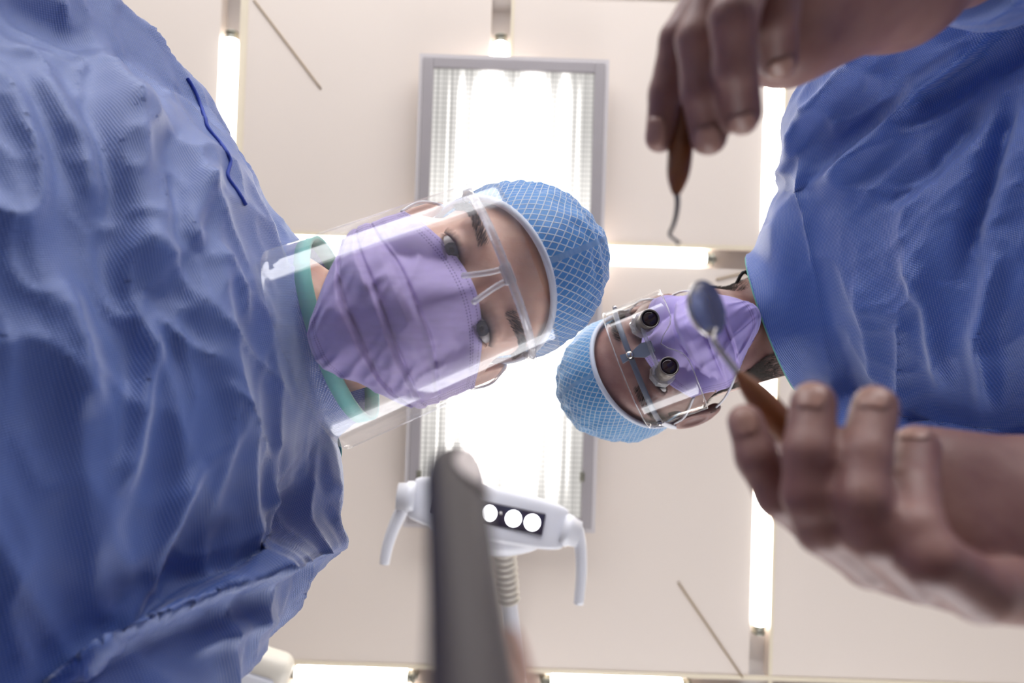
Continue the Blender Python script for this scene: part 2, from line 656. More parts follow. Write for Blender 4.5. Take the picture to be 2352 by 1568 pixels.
RX0, RX1, RY0, RY1 = -2.3, 2.3, -2.1, 2.1
slab('floor', (RX0, RY0, -0.06), (RX1, RY1, 0), 'floor')
slab('wall_left', (RX0 - 0.1, RY0, 0), (RX0, RY1, CEIL), 'wall')
slab('wall_right', (RX1, RY0, 0), (RX1 + 0.1, RY1, CEIL), 'wall')
WZ0, WZ1 = 0.70, 2.30
for i_, (nm, ya, yb, WX0, WX1) in enumerate((('wall_front', RY0 - 0.1, RY0, -1.9, 1.9), ('wall_back', RY1, RY1 + 0.1, -0.2, 1.6))):
    gs = [box_geo((RX0, ya, 0), (WX0, yb, CEIL)), box_geo((WX1, ya, 0), (RX1, yb, CEIL)),
          box_geo((WX0, ya, 0), (WX1, yb, WZ0)), box_geo((WX0, ya, WZ1), (WX1, yb, CEIL))]
    struct(mesh_obj(nm, *merge(*gs), 'wall', smooth=False))
    fb = [box_geo((x - .03, ya + .02, WZ0), (x + .03, yb - .02, WZ1)) for x in np.linspace(WX0 + .03, WX1 - .03, 3)]
    fb += [box_geo((WX0 + .06, ya + .02, z - .03), (WX1 - .06, yb - .02, z + .03)) for z in (WZ0 + .03, WZ1 - .03)]
    struct(mesh_obj('fill_window_%d' % (i_ + 1), *merge(*fb), 'white_plastic', smooth=False))  # both windows are added out of view to let in fill light

TZ = CEIL + 0.010
XL = (on_ceiling(533, 80, TZ)[0] + on_ceiling(522, 340, TZ)[0]) / 2
XR = (on_ceiling(1778, 225, TZ)[0] + on_ceiling(1740, 1430, TZ)[0]) / 2
XM = on_ceiling(1150, 105, TZ)[0]
YH = (on_ceiling(700, 563, TZ)[1] + on_ceiling(1600, 594, TZ)[1]) / 2
YB = (on_ceiling(800, 1550, TZ)[1] + on_ceiling(1400, 1566, TZ)[1]) / 2
YT = on_ceiling(1200, -8, TZ)[1]

GW = 0.027                                          # half width of the grooves that hold the light tubes
GD = 0.045
tiles = [box_geo((RX0, RY0, CEIL + GD), (RX1, RY1, CEIL + GD + 0.05))]
yend = on_ceiling(1150, 300)[1]
for xa, xb in ((RX0, XL - GW), (XL + GW, XR - GW), (XR + GW, RX1)):
    for ya, yb in ((RY0, YH - GW), (YH + GW, YB - GW), (YB + GW, RY1)):
        if ya == RY0 and xa == XL + GW:
            tiles += [box_geo((xa, ya, CEIL), (XM - GW, yend, CEIL + GD)), box_geo((XM + GW, ya, CEIL), (xb, yend, CEIL + GD)), box_geo((xa, yend, CEIL), (xb, yb, CEIL + GD))]
        else:
            tiles.append(box_geo((xa, ya, CEIL), (xb, yb, CEIL + GD)))
struct(mesh_obj('ceiling', *merge(*tiles), 'ceiling', smooth=False))
k = 0


def strip(lo, hi, mat):
    global k
    k += 1
    return slab('trim_%d' % k, lo, hi, mat)


for x in (XL, XR, XM):
    y0, y1 = (RY0, RY1) if x != XM else (RY0, yend)
    strip((x - GW, y0, CEIL + GD - 0.005), (x + GW, y1, CEIL + GD), 'channel')
    strip((x + GW - 0.002, y0, CEIL - 0.002), (x + 0.045 if x == XL else x + 0.034, y1, CEIL + 0.002), 'lip')
for y in (YH, YB):
    strip((RX0, y - GW, CEIL + GD - 0.0055), (RX1, y + GW, CEIL + GD), 'channel')
    strip((RX0, y - 0.036, CEIL - 0.0025), (RX1, y - GW + 0.002, CEIL + 0.002), 'lip')
strip((XL, YT - 0.02, CEIL - 0.005), (XR, YT, CEIL), 'lip')


def tube_lamp(a, b, label, r=0.0175):
    """a, b: world ends of the lamp along the ceiling"""
    a, b = np.array([a[0], a[1], TZ]), np.array([b[0], b[1], TZ])
    t = thing('fluorescent_tube', label, 'light tube', tuple((a + b) / 2), 'bare light tubes in the ceiling channels')
    d = nrm(b - a)
    L = np.linalg.norm(b - a)
    g = lathe_geo(a + d * 0.022, b - d * 0.022, [(0, r * .6), (0.004, r * .92), (0.012, r), (0.988, r), (0.996, r * .92), (1, r * .6)], 20)
    child(mesh_obj('glowing_glass', *g, 'tube'), t)
    for p, s in ((a, 1), (b, -1)):
        e = lathe_geo(p, p + d * s * 0.024, [(0, r * 0.7), (0.1, r * .98), (0.35, r * .98), (0.45, r * .8), (0.62, r * .8), (0.7, r * .9), (1, r * .9)], 20)
        e2 = box_geo((p[0] - 0.006, p[1] - 0.006, TZ), (p[0] + 0.006, p[1] + 0.006, CEIL + GD - 0.005))
        child(mesh_obj('socket', *merge(e, e2), 'cap_metal'), t)
    return t


oc = lambda x, y: on_ceiling(x, y, TZ)
tube_lamp((XL, oc(533, 72)[1]), (XL, oc(520, 500)[1]), 'bright light tube running down the ceiling behind the shoulder on the left')
tube_lamp((XM, oc(1150, 80)[1]), (XM, oc(1150, 300)[1]), 'light tube peeking out past the top end of the large light panel')
tube_lamp((oc(640, 560)[0], YH), (oc(1080, 575)[0], YH), 'horizontal light tube left of the panel, behind the clear face shield')
tube_lamp((oc(1250, 580)[0], YH), (oc(1640, 597)[0], YH), 'horizontal light tube right of the panel, ending near the pointed tool')
tube_lamp((XR, oc(1790, -60)[1]), (XR, oc(1770, 560)[1]), 'light tube behind the right shoulder, seen below the upper wrist')
tube_lamp((XR, oc(1760, 660)[1]), (XR, oc(1738, 1455)[1]), 'long light tube running down the ceiling behind the lower hand')
tube_lamp((oc(660, 1545)[0], YB), (oc(955, 1552)[0], YB), 'light tube along the bottom edge beside the cream housing')
tube_lamp((oc(1245, 1560)[0], YB), (oc(1585, 1570)[0], YB), 'light tube along the bottom edge right of the dark handpiece')

# big recessed-looking light panel
PZ = CEIL - 0.075
c4 = [on_ceiling(*p, PZ) for p in ((968, 132), (1388, 140), (1362, 1215), (938, 1203))]
px0, px1 = (c4[0][0] + c4[3][0]) / 2, (c4[1][0] + c4[2][0]) / 2
py0, py1 = (c4[0][1] + c4[1][1]) / 2, (c4[2][1] + c4[3][1]) / 2
pan = thing('ceiling_light_panel', 'large rectangular lit ceiling panel with grey frame and ribbed diffuser', 'ceiling light', ((px0 + px1) / 2, (py0 + py1) / 2, PZ))
fw = 0.027
bars = [box_geo((px0, py0, PZ), (px0 + fw, py1, PZ + 0.035), 0.002), box_geo((px1 - fw, py0, PZ), (px1, py1, PZ + 0.035), 0.002),
        box_geo((px0 + fw, py0, PZ), (px1 - fw, py0 + fw, PZ + 0.035), 0.002), box_geo((px0 + fw, py1 - fw, PZ), (px1 - fw, py1, PZ + 0.035), 0.002)]
child(mesh_obj('frame', *merge(*bars), 'frame', smooth=False), pan)
g = 0.010
lips = [box_geo((px0 - g, py0 - g, PZ + 0.006), (px0, py1 + g, PZ + 0.035)), box_geo((px1, py0 - g, PZ + 0.006), (px1 + g, py1 + g, PZ + 0.035)),
        box_geo((px0, py0 - g, PZ + 0.006), (px1, py0, PZ + 0.035)), box_geo((px0, py1, PZ + 0.006), (px1, py1 + g, PZ + 0.035))]
child(mesh_obj('outer_lip', *merge(*lips), 'framelip', smooth=False), pan)
dv = [(px0 + fw, py0 + fw, PZ + 0.008), (px1 - fw, py0 + fw, PZ + 0.008), (px1 - fw, py1 - fw, PZ + 0.008), (px0 + fw, py1 - fw, PZ + 0.008)]
child(mesh_obj('diffuser', dv, [[0, 1, 2, 3][::-1]], 'diffuser', smooth=False, uvs=[(0, 1), (1, 1), (1, 0), (0, 0)]), pan)
child(mesh_obj('housing', *merge(box_geo((px0, py0, PZ + 0.034), (px1, py1, PZ + 0.037)), *[box_geo((x - 0.012, y - 0.012, PZ + 0.036), (x + 0.012, y + 0.012, CEIL)) for x in (px0 + .05, px1 - .05) for y in (py0 + .05, py1 - .05)]), 'framelip', smooth=False), pan)
for (x, y) in ((px0 + fw, on_ceiling(950, 1090, PZ)[1]), (px1 - fw, on_ceiling(1345, 1095, PZ)[1])):
    child(mesh_obj('clip', *box_geo((x - 0.006, y - 0.012, PZ - 0.003), (x + 0.006, y + 0.012, PZ + 0.006), 0.001), 'cap_metal'), pan)

# thin taut wires under the ceiling
for a, b, lab in (((583, 0), (737, 203), 'thin straight wire across the ceiling near the top left light tube'),
                  ((1558, 1338), (1706, 1556), 'thin straight wire across the ceiling near the bottom right channel'),
                  ((1645, 642), (1742, 618), 'short thin wire on the ceiling beside the neck on the right')):
    p, q = on_ceiling(*a, CEIL - 0.002), on_ceiling(*b, CEIL - 0.002)
    tag(mesh_obj('ceiling_wire', *tube_geo(np.linspace(p, q, 12), 0.0024, 8), 'wire'), lab, 'wire', 'thin wires across the ceiling')

# ------------------------------------------------------------------ operating lamp
LD = 1.30
lx = nrm(C(1330, 1208, LD) - C(960, 1130, LD))
ln = nrm(np.array([0.02, -0.28, -1.0]))
ln = nrm(ln - lx * (ln @ lx))
ly = np.cross(ln, lx)          # points roughly down the picture
if ly[1] < 0:
    ly = -ly
LC = C(1122, 1178, LD)


def LP(a, b, c):
    """lamp coordinates: along, across(down), out toward the patient"""
    return W(LC + lx * a + ly * b + ln * c)


lamp = thing('operating_lamp', 'white dental operating lamp with round lit lenses and two curved handles', 'lamp', tuple(LP(0, 0, 0)))
VV = []
prof = [(-0.150, 0.026, 0.012), (-0.144, 0.038, 0.022), (-0.10, 0.046, 0.030), (0, 0.050, 0.034), (0.10, 0.046, 0.030), (0.144, 0.038, 0.022), (0.150, 0.026, 0.012)]
ns = 32
for a, hb, hc in [tuple(r) for r in spline(prof, 25)]:
    for j in range(ns):
        t = 2 * PI * j / ns
        cb, sb = math.cos(t), math.sin(t)
        s = lambda x: math.copysign(abs(x) ** 0.45, x)
        VV.append(LP(a, hb * s(cb), hc * s(sb) * (0.75 if sb > 0 else 1.3)))
FF = grid_faces(ns, 25, True) + [list(range(ns))[::-1], list(range(24 * ns, 25 * ns))]
child(mesh_obj('housing', VV, FF, 'white_plastic'), lamp)
# lower shell swelling toward the arm
prof2 = [(-0.12, 0.01), (-0.10, 0.03), (-0.05, 0.05), (0, 0.058), (0.05, 0.052), (0.10, 0.03), (0.12, 0.01)]
VV = []
for a, r in [tuple(x) for x in spline(prof2, 21)]:
    for j in range(24):
        t = 2 * PI * j / 24
        VV.append(LP(a, 0.022 + r * 0.95 * math.cos(t), -0.022 + 0.030 * math.sin(t) * (r / 0.058)))
child(mesh_obj('rear_shell', VV, grid_faces(24, 21, True) + [list(range(24))[::-1], list(range(20 * 24, 21 * 24))], 'white_plastic'), lamp)
wv, wf = box_geo((-0.106, -0.020, 0.018), (0.106, 0.022, 0.0275), 0.003)
win = child(mesh_obj('lens_window', [LP(*v) for v in wv], wf, 'dark_window'), lamp)
for a in (-0.083, -0.047, 0.0, 0.047, 0.083):
    g = lathe_geo(LP(a, 0.001, 0.0262), LP(a, 0.001, 0.0312), [(0, 0.0150), (0.6, 0.0150), (0.85, 0.0132), (1, 0.009)], 24)
    child(mesh_obj('lit_lens', *g, 'led'), lamp)
g = lathe_geo(LP(0.022, -0.004, 0.026), LP(0.022, -0.004, 0.029), [(0, 0.003), (1, 0.0025)], 12)
child(mesh_obj('sensor', *g, 'steel'), lamp)
for sgn, path in ((-1, ((962, 1128), (930, 1160), (905, 1210), (890, 1255), (883, 1294))), (1, ((1290, 1200), (1318, 1205), (1331, 1240), (1335, 1310), (1329, 1386)))):
    g0 = lathe_geo(LP(sgn * 0.142, 0.0, 0.0), LP(sgn * 0.176, 0.004, 0.0), [(0, 0.031), (0.5, 0.030), (0.55, 0.027), (1, 0.025)], 24)
    child(mesh_obj('pivot', *g0, 'white_plastic'), lamp)
    pts = spline([P(x, y, LD + 0.0) for x, y in path], 26)
    rr = np.linspace(0.0145, 0.0095, 26)
    g1 = tube_geo(pts, list(rr), 16)
    child(mesh_obj('handle', *g1, 'white_plastic'), lamp)
arm0, arm1 = P(1155, 1262, LD + 0.03), P(1168, 1380, LD + 0.05)
prof = []
for i in range(41):
    t = i / 40
    prof.append((t, 0.024 + 0.0028 * math.sin(t * 2 * PI * 8.5) - 0.003 * t))
child(mesh_obj('ribbed_sleeve', *lathe_geo(arm0, arm1, prof, 24), 'cream_plastic'), lamp)
arm2 = P(1195, 1640, LD + 0.10)
armtop = np.array([arm2[0], arm2[1] + 0.10, CEIL])
child(mesh_obj('arm', *tube_geo(spline([arm1 - (arm1 - arm0) * 0.05, (arm1 + arm2) / 2, arm2, (arm2 + armtop) / 2 + np.array([0, .02, 0.02]), armtop], 40), 0.0175, 18), 'white_plastic'), lamp)

# cream housing at the lower edge
HD = 1.30
eq = thing('equipment_housing', 'cream plastic housing with rounded corners at the bottom edge beside the blue sleeve', 'housing', tuple(P(630, 1560, HD)))
bv, bf = box_geo((-0.058, -0.035, -0.03), (0.058, 0.38, 0.03), 0.024, 5)
ex = nrm([0.93, 0.36, 0.1]); ey = nrm(np.array([-0.36, 0.93, 0.0])); ez = np.cross(ex, ey)
EC = C(600, 1530, HD)
child(mesh_obj('shell', [W(EC + ex * a + ey * b + ez * c) for a, b, c in bv], bf, 'cream_plastic'), eq)
rv = [W(EC + ex * a + ey * b + ez * c) for a, b, c in box_geo((-0.035, 0.0, -0.036), (0.035, 0.13, -0.028), 0.006, 3)[0]]
child(mesh_obj('cover_ridge', rv, box_geo((0, 0, 0), (1, 1, 1), 0.1, 3)[1], 'white_plastic'), eq)
pt = W(EC + ey * 0.35)
child(mesh_obj('ceiling_post', *tube_geo([pt, np.array([pt[0], pt[1], (pt[2] + CEIL) / 2]), np.array([pt[0], pt[1], CEIL])], 0.02, 18), 'cream_plastic'), eq)

# ------------------------------------------------------------------ people
def head_frame(eye_mid, fwd, up):
    f = nrm(fwd)
    u = np.asarray(up, float)
    u = nrm(u - f * (u @ f))
    r = np.cross(f, u)
    B = np.stack([r, f, u], axis=1)
    o = np.asarray(eye_mid) - f * 0.088
    return o, B


class Head:
    def __init__(self, eye_px, fwd, up, s=1.0):
        self.o, self.B = head_frame(C(*eye_px), fwd, up)
        self.s = s
        self.o = C(*eye_px) - self.B[:, 1] * 0.088 * s

    def c(self, p):                       # head -> view axes
        return self.o + (np.asarray(p, float) * self.s) @ self.B.T

    def w(self, p):
        return W(self.c(p))

    def cdir(self, v):
        return np.asarray(v, float) @ self.B.T


EYE_R = 0.0122
EYE = np.array([0.0315, 0.0725, 0.0])


def head_sdf(X, neck_to, male):
    sx = np.abs(X[:, 0])
    Y = np.stack([sx, X[:, 1], X[:, 2]], -1)
    d = d_ell(X, (0, -0.014, 0.034), (0.069, 0.092, 0.080))
    d = smin(d, d_ell(X, (0, 0.030, -0.030), (0.060, 0.060, 0.080)), 0.02)
    d = smin(d, d_ell(X, (0, 0.040, -0.084), (0.044 if not male else 0.05, 0.042, 0.034)), 0.025)
    d = smin(d, d_ell(X, (0, 0.074, -0.105), (0.020, 0.015, 0.016)), 0.02)
    d = smin(d, d_cone(Y, (0.0, 0.080, 0.020), (0.040, 0.066, 0.022), 0.012, 0.010), 0.014)
    d = smin(d, d_cone(Y, (0.040, 0.062, -0.030), (0.056, 0.035, -0.022), 0.021, 0.014), 0.018)
    # sockets
    d = smax(d, -d_ell(Y, (0.033, 0.101, -0.001), (0.019, 0.022, 0.0135)), 0.012)
    d = smin(d, d_cone(X, (0, 0.082, 0.006), (0, 0.108, -0.040), 0.0075, 0.0110), 0.010)
    d = smin(d, d_ell(Y, (0.0125, 0.098, -0.046), (0.008, 0.010, 0.007)), 0.006)
    d = smin(d, d_ell(X, (0, 0.082, -0.076), (0.024, 0.012, 0.008)), 0.008)
    # lids around the eyeballs, opened to an almond
    d = smin(d, np.linalg.norm(Y - EYE, axis=1) - (EYE_R + 0.0019), 0.005)
    dx = (sx - EYE[0]) / 0.0142
    hgt = np.where(X[:, 2] > 0.0, 0.0050, 0.0036) * np.clip(1 - dx * dx, -1, 1)
    alm = np.maximum((np.abs(X[:, 2] + 0.0005) - hgt) * 0.85, EYE[1] + 0.003 - X[:, 1])
    d = np.maximum(d, -alm)
    # neck
    d = smin(d, d_cone(X, (0, -0.030, -0.050), neck_to, 0.054 if not male else 0.058, 0.056 if not male else 0.062), 0.022)
    # ears
    q = Y - np.array([0.0715, -0.012, -0.018])
    ca, sa = math.cos(0.42), math.sin(0.42)
    ex_ = q[:, 0] * ca + q[:, 1] * sa
    ey_ = -q[:, 0] * sa + q[:, 1] * ca
    e = np.stack([ex_, ey_, q[:, 2]], -1) / 0.86
    ear = d_ell(e, (0.004, -0.002, 0.0), (0.0075, 0.0175, 0.0315))
    ear = smin(ear, d_ell(e, (0.002, 0.004, -0.029), (0.006, 0.009, 0.010)), 0.006)
    ear = smax(ear, -d_ell(e, (0.012, 0.001, 0.004), (0.008, 0.0115, 0.021)), 0.003)
    ear = smin(ear, d_ell(e, (0.004, 0.0115, -0.004), (0.005, 0.005, 0.007)), 0.003)
    d = smin(d, ear * 0.86, 0.004)
    return d


def build_head(H, male, neck_local):
    fn = lambda X: head_sdf(X, neck_local, male)
    v, f = polygonise(fn, (-0.098, -0.15, -0.235), (0.098, 0.135, 0.128), 0.0015)
    return H.w(v), f


def hair_geo(roots, dirs, lens, rad, bend):
    V, F = [], []
    for p, d, L, bd in zip(roots, dirs, lens, bend):
        d = nrm(d)
        a = nrm(np.cross(d, [0.3, 0.5, 0.81]))
        b = np.cross(d, a)
        n = len(V)
        for i, (t, r) in enumerate(((0, rad), (0.5, rad * 0.8), (1.0, rad * 0.15))):
            c = p + d * L * t + bd * L * t * t
            for j in range(3):
                w = 2 * PI * j / 3
                V.append(c + r * (math.cos(w) * a + math.sin(w) * b))
        for i in range(2):
            for j in range(3):
                x, y = n + i * 3 + j, n + i * 3 + (j + 1) % 3
                F.append([x, y, y + 3, x + 3])
    return np.array(V), F


def eyes(H, person, gaze_c, brow_mat, brow_lift=0.0):
    for s in (-1, 1):
        e = EYE * np.array([s, 1, 1])
        ec = H.c(e)
        g = nrm(np.asarray(gaze_c) - ec)
        u = nrm(np.cross(g, H.cdir((0, 0, 1))))
        w = np.cross(g, u)
        r = EYE_R * H.s

        def cap(a0, a1, rr, n=8, m=28):
            V = []
            for i in range(n):
                a = a0 + (a1 - a0) * i / (n - 1)
                for j in range(m):
                    t = 2 * PI * j / m
                    V.append(W(ec + rr * (math.cos(a) * g + math.sin(a) * (math.cos(t) * u + math.sin(t) * w))))
            return V, grid_faces(m, n, True)
        ball = child(mesh_obj('eyeball', *cap(0.001, PI - 0.001, r, 18), 'eye'), person)
        v, f = cap(0.16, 0.50, r * 1.012)
        ir = mesh_obj('iris', v, f, 'iris')
        child(ir, ball)
        v, f = cap(0.0005, 0.17, r * 1.02)
        child(mesh_obj('pupil', v, f, 'pupil'), ball)
        # lashes along the upper lid
        R, D, L, Bn = [], [], [], []
        for i in range(46):
            t = i / 45 * 2 - 1
            x = e[0] + t * 0.0135
            z = 0.0047 * (1 - t * t) - 0.0002
            yy = EYE[1] + math.sqrt(max(1e-8, (EYE_R + 0.0015) ** 2 - (t * 0.0125) ** 2 - z * z))
            R.append(H.w((x, yy, z)))
            D.append(CM @ H.cdir((t * 0.5, 0.9, 0.35)))
            L.append(0.0062 * (0.8 + 0.3 * random.random()))
            Bn.append(CM @ H.cdir((0, 0, 0.5)))
        for i in range(26):
            t = i / 25 * 2 - 1
            x = e[0] + t * 0.012
            z = -0.0035 * (1 - t * t) - 0.0008
            yy = EYE[1] + math.sqrt(max(1e-8, (EYE_R + 0.0015) ** 2 - (t * 0.0115) ** 2 - z * z))
            R.append(H.w((x, yy, z)))
            D.append(CM @ H.cdir((t * 0.5, 0.9, -0.4)))
            L.append(0.0034)
            Bn.append(CM @ H.cdir((0, 0, -0.3)))
        child(mesh_obj('eyelashes', *hair_geo(R, D, L, 0.00030, Bn), 'hair'), person)


def shell_on(H, person_bvh, pt_local, dir_local):
    """nearest skin point along a head direction, in world"""
    o = H.w(pt_local)
    d = CM @ H.cdir(nrm(dir_local))
    loc, n, i, dist = person_bvh.ray_cast(Vector(o + d * 0.2), Vector(-d))
    return (np.array(loc), np.array(n)) if loc else (None, None)


def brows(H, person, bvh, mat, spec):
    for s in (-1, 1):
        R, D, L, Bn = [], [], [], []
        for i in range(800):
            t = random.random()
            x = 0.013 + 0.036 * t
            z = spec[0] + spec[1] * math.sin(min(1, t * 1.25) * PI * 0.62) - 0.007 * max(0, t - 0.6) / 0.4
            z += (random.random() - 0.5) * spec[2] * (1 - 0.6 * t)
            p, n = shell_on(H, bvh, (s * x, 0, z), (s * (0.15 + 0.75 * t), 1, 0.05))
            if p is None:
                continue
            R.append(p + n * 0.0003)
            D.append(CM @ H.cdir((s * (0.6 + t), 0.2, 0.75 - 1.1 * t)) + n * 0.45)
            L.append(0.0070)
            Bn.append(-n * 0.2)
        child(mesh_obj('eyebrow', *hair_geo(R, D, L, 0.00017, Bn), mat), person)


# ---- soft goods on the head
def cap_geo(H, hem_tilt, tip, puff, seed, hem_z, flare=0.0):
    """gathered cap; rows from the crown to the hem, uv in metres"""
    nu, nv = 120, 46
    ctr = np.array([0, -0.014, 0.036])
    A = nrm([0, -math.sin(hem_tilt), math.cos(hem_tilt)])
    Fw = nrm(np.array([0, 1, 0]) - A * A[1])
    Rt = np.cross(Fw, A)
    # plane A.(x-ctr) = hem_z
    V, UV = [], []
    rad = np.array([0.0700, 0.0935, 0.0810])
    acc = np.zeros(nu)
    prev = None
    for j in range(nv):
        v = j / (nv - 1)
        row = []
        for i in range(nu):
            a = 2 * PI * i / nu
            # polar angle to reach the hem plane differs round the head; find by height
            h1 = hem_z
            ph_max = math.acos(max(-0.9, min(0.95, h1 / 0.088)))
            ph = 0.02 + (ph_max - 0.02) * v
            dr = A * math.cos(ph) + (Fw * math.cos(a) + Rt * math.sin(a)) * math.sin(ph)
            r = 1 / math.sqrt(((dr / rad) ** 2).sum())
            n1 = noise.noise(Vector((dr * 3.1 + seed).tolist()))
            n2 = noise.noise(Vector((dr * 8.0 + seed * 2).tolist()))
            g = noise.noise(Vector((math.cos(a) * 5 + seed, math.sin(a) * 5, v * 1.2)))
            off = 0.0045 + puff * math.sin(min(1, (1 - v) * 1.15) * PI * 0.5) ** 0.8 * (1 + 0.45 * n1)
            off += 0.0035 * n2 * math.sin(v * PI) + 0.0035 * (1 - abs(g) * 2.2) * max(0, v - 0.35) * (1 - v) * 3
            p = ctr + dr * (r + off)
            tipw = max(0.0, 1 - ph / 1.15) ** 1.5
            p = p + np.asarray(tip) * tipw
            row.append(p)
        row = np.array(row)
        if prev is not None:
            acc = acc + np.linalg.norm(row - prev, axis=1).mean()
        prev = row
        V.append(row)
        for i in range(nu):
            UV.append((i / nu * 0.50, acc[i]))
    return np.concatenate(V), grid_faces(nu, nv, True), UV, V[-1]


def wear_cap(H, person, mat, tilt, tip, puff, seed, hem_z):
    v, f, uv, hem = cap_geo(H, tilt, tip, puff, seed, hem_z)
    nu, nv = 120, 46
    f = f + [[i for i in range(nu)][::-1]]
    o = child(mesh_obj('surgical_cap', H.w(v), f, mat, uvs=uv), person)
    loop = np.concatenate([hem, hem[:2]])
    hv, hf = tube_geo(H.w(loop), 0.0028, 10, caps=False)
    child(mesh_obj('cap_hem', hv, hf, 'hem'), o)
    return o


def mask_geo(seed, half=0.076, nose=0.122, nu=81, nv=121, nosebend=0.0):
    """pleated mask over nose and chin (head coords), uv in metres"""
    V, UV = [], []
    ztop, zbot = 0.006, -0.121
    for j in range(nv):
        v = j / (nv - 1)
        for i in range(nu):
            u = i / (nu - 1) * 2 - 1
            z0 = ztop + (zbot - ztop) * v
            # side edges: lower at the top corners, gathered toward the ear
            X = half * (1 - 0.42 * max(0, (v - 0.55) / 0.45) ** 2.0)
            x = u * X
            zz = z0 - 0.030 * abs(u) ** 1.8 * (1 - v) ** 1.3 + 0.034 * abs(u) ** 2.2 * v ** 2
            zc = z0
            yc = np.interp(-zc, [-0.01, 0.0, 0.02, 0.045, 0.075, 0.10, 0.115, 0.125], [0.099, 0.104, 0.114, 0.1235, 0.117, 0.109, 0.101, 0.086])
            ye = 0.030 + 0.006 * v + 0.016 * max(0, (v - 0.6) / 0.4)
            p_ = 1.35 + 1.0 * min(1, v * 1.8)
            y = yc - (yc - ye) * abs(u) ** p_
            # nose tent
            y += 0.006 * math.exp(-(x / 0.012) ** 2) * math.exp(-((v - 0.12) / 0.2) ** 2)
            y -= 0.005 * math.exp(-((abs(x) - 0.028) / 0.014) ** 2) * math.exp(-((v - 0.12) / 0.22) ** 2)
            # three pleats that step down the mask, plus slack folds
            for c, am in ((0.33, 0.0085), (0.52, 0.0095), (0.70, 0.0075)):
                t = v - c - 0.03 * noise.noise(Vector((u * 1.6 + seed, c * 9, 0.3))) - 0.045 * u * u
                y -= 0.0050 * math.exp(-((t + 0.012) / 0.013) ** 2)
                y += am * (1 / (1 + math.exp(-t / 0.006)) - 1 / (1 + math.exp(-(t - 0.13) / 0.05))) * (1 - 0.2 * abs(u))
            n1 = noise.noise(Vector((u * 2.6 + seed, v * 4.5, seed)))
            n2 = noise.noise(Vector((u * 5.0 + v * 6.0 + seed, v * 3.0 - u * 2, 3.3)))
            y += 0.0050 * n1 + 0.0045 * (1 - abs(n2) * 3) * min(1, abs(u) * 1.6)
            V.append((x, y, zz))
            UV.append(((u + 1) / 2 * 0.16, v * 0.135))
    return np.array(V), [q[::-1] for q in grid_faces(nu, nv)], UV


def wear_mask(H, person, mat, seed, half, ears, bvh=None):
    v, f, uv = mask_geo(seed, half)
    dr = CM @ H.cdir((0, 1, 0))
    for i in range(len(v)):                # the cloth never sinks into the cheeks
        o = H.w(v[i] * np.array([1, 0, 1]))
        hit = bvh.ray_cast(Vector(o + dr * 0.2), Vector(-dr))
        if hit[0]:
            ys = (np.array(hit[0]) - o) @ dr / H.s + 0.0022
            v[i, 1] = max(v[i, 1], ys)
    o = child(mesh_obj('surgical_mask', H.w(v), f, mat, uvs=uv), person)
    add_mod(o, 'SOLIDIFY', thickness=0.0009, offset=1.0)
    nu, nv = 81, 121
    for s, iu in ((-1, 0), (1, nu - 1)):
        if s not in ears:
            continue
        a, b = v[3 * nu + iu], v[(nv - 16) * nu + iu]
        e1, e2 = np.array([s * 0.0735, -0.012, 0.008]), np.array([s * 0.0755, -0.026, -0.014])
        e3 = np.array([s * 0.0735, -0.014, -0.038])
        pts = spline([a, (a + e1) / 2 + np.array([s * .006, 0.004, 0]), e1, e2, e3, (b + e3) / 2 + np.array([s * 0.006, 0, 0]), b], 40)
        child(mesh_obj('ear_loop', *tube_geo(H.w(pts), 0.0013, 8), 'loop'), o)
    return o


# ---- gowns
def loft(rings, n=36):
    """rings: (centre, axis a half vector, axis b half vector, power)"""
    V = []
    for c, a, b, p in rings:
        for j in range(n):
            t = 2 * PI * j / n
            x, y = math.cos(t), math.sin(t)
            x = math.copysign(abs(x) ** p, x)
            y = math.copysign(abs(y) ** p, y)
            V.append(np.asarray(c) + np.asarray(a) * x + np.asarray(b) * y)
    F = grid_faces(n, len(rings), True) + [list(range(n))[::-1], list(range((len(rings) - 1) * n, len(rings) * n))]
    return np.array(V), F


def limb_loft(pts, rads, n=48, sides=28):
    p = spline(pts, n)
    r = np.interp(np.linspace(0, 1, n), np.linspace(0, 1, len(rads)), rads)
    return tube_geo(p, list(r), sides)


def ridge(x):
    return 1.0 - 2.0 * abs(x)


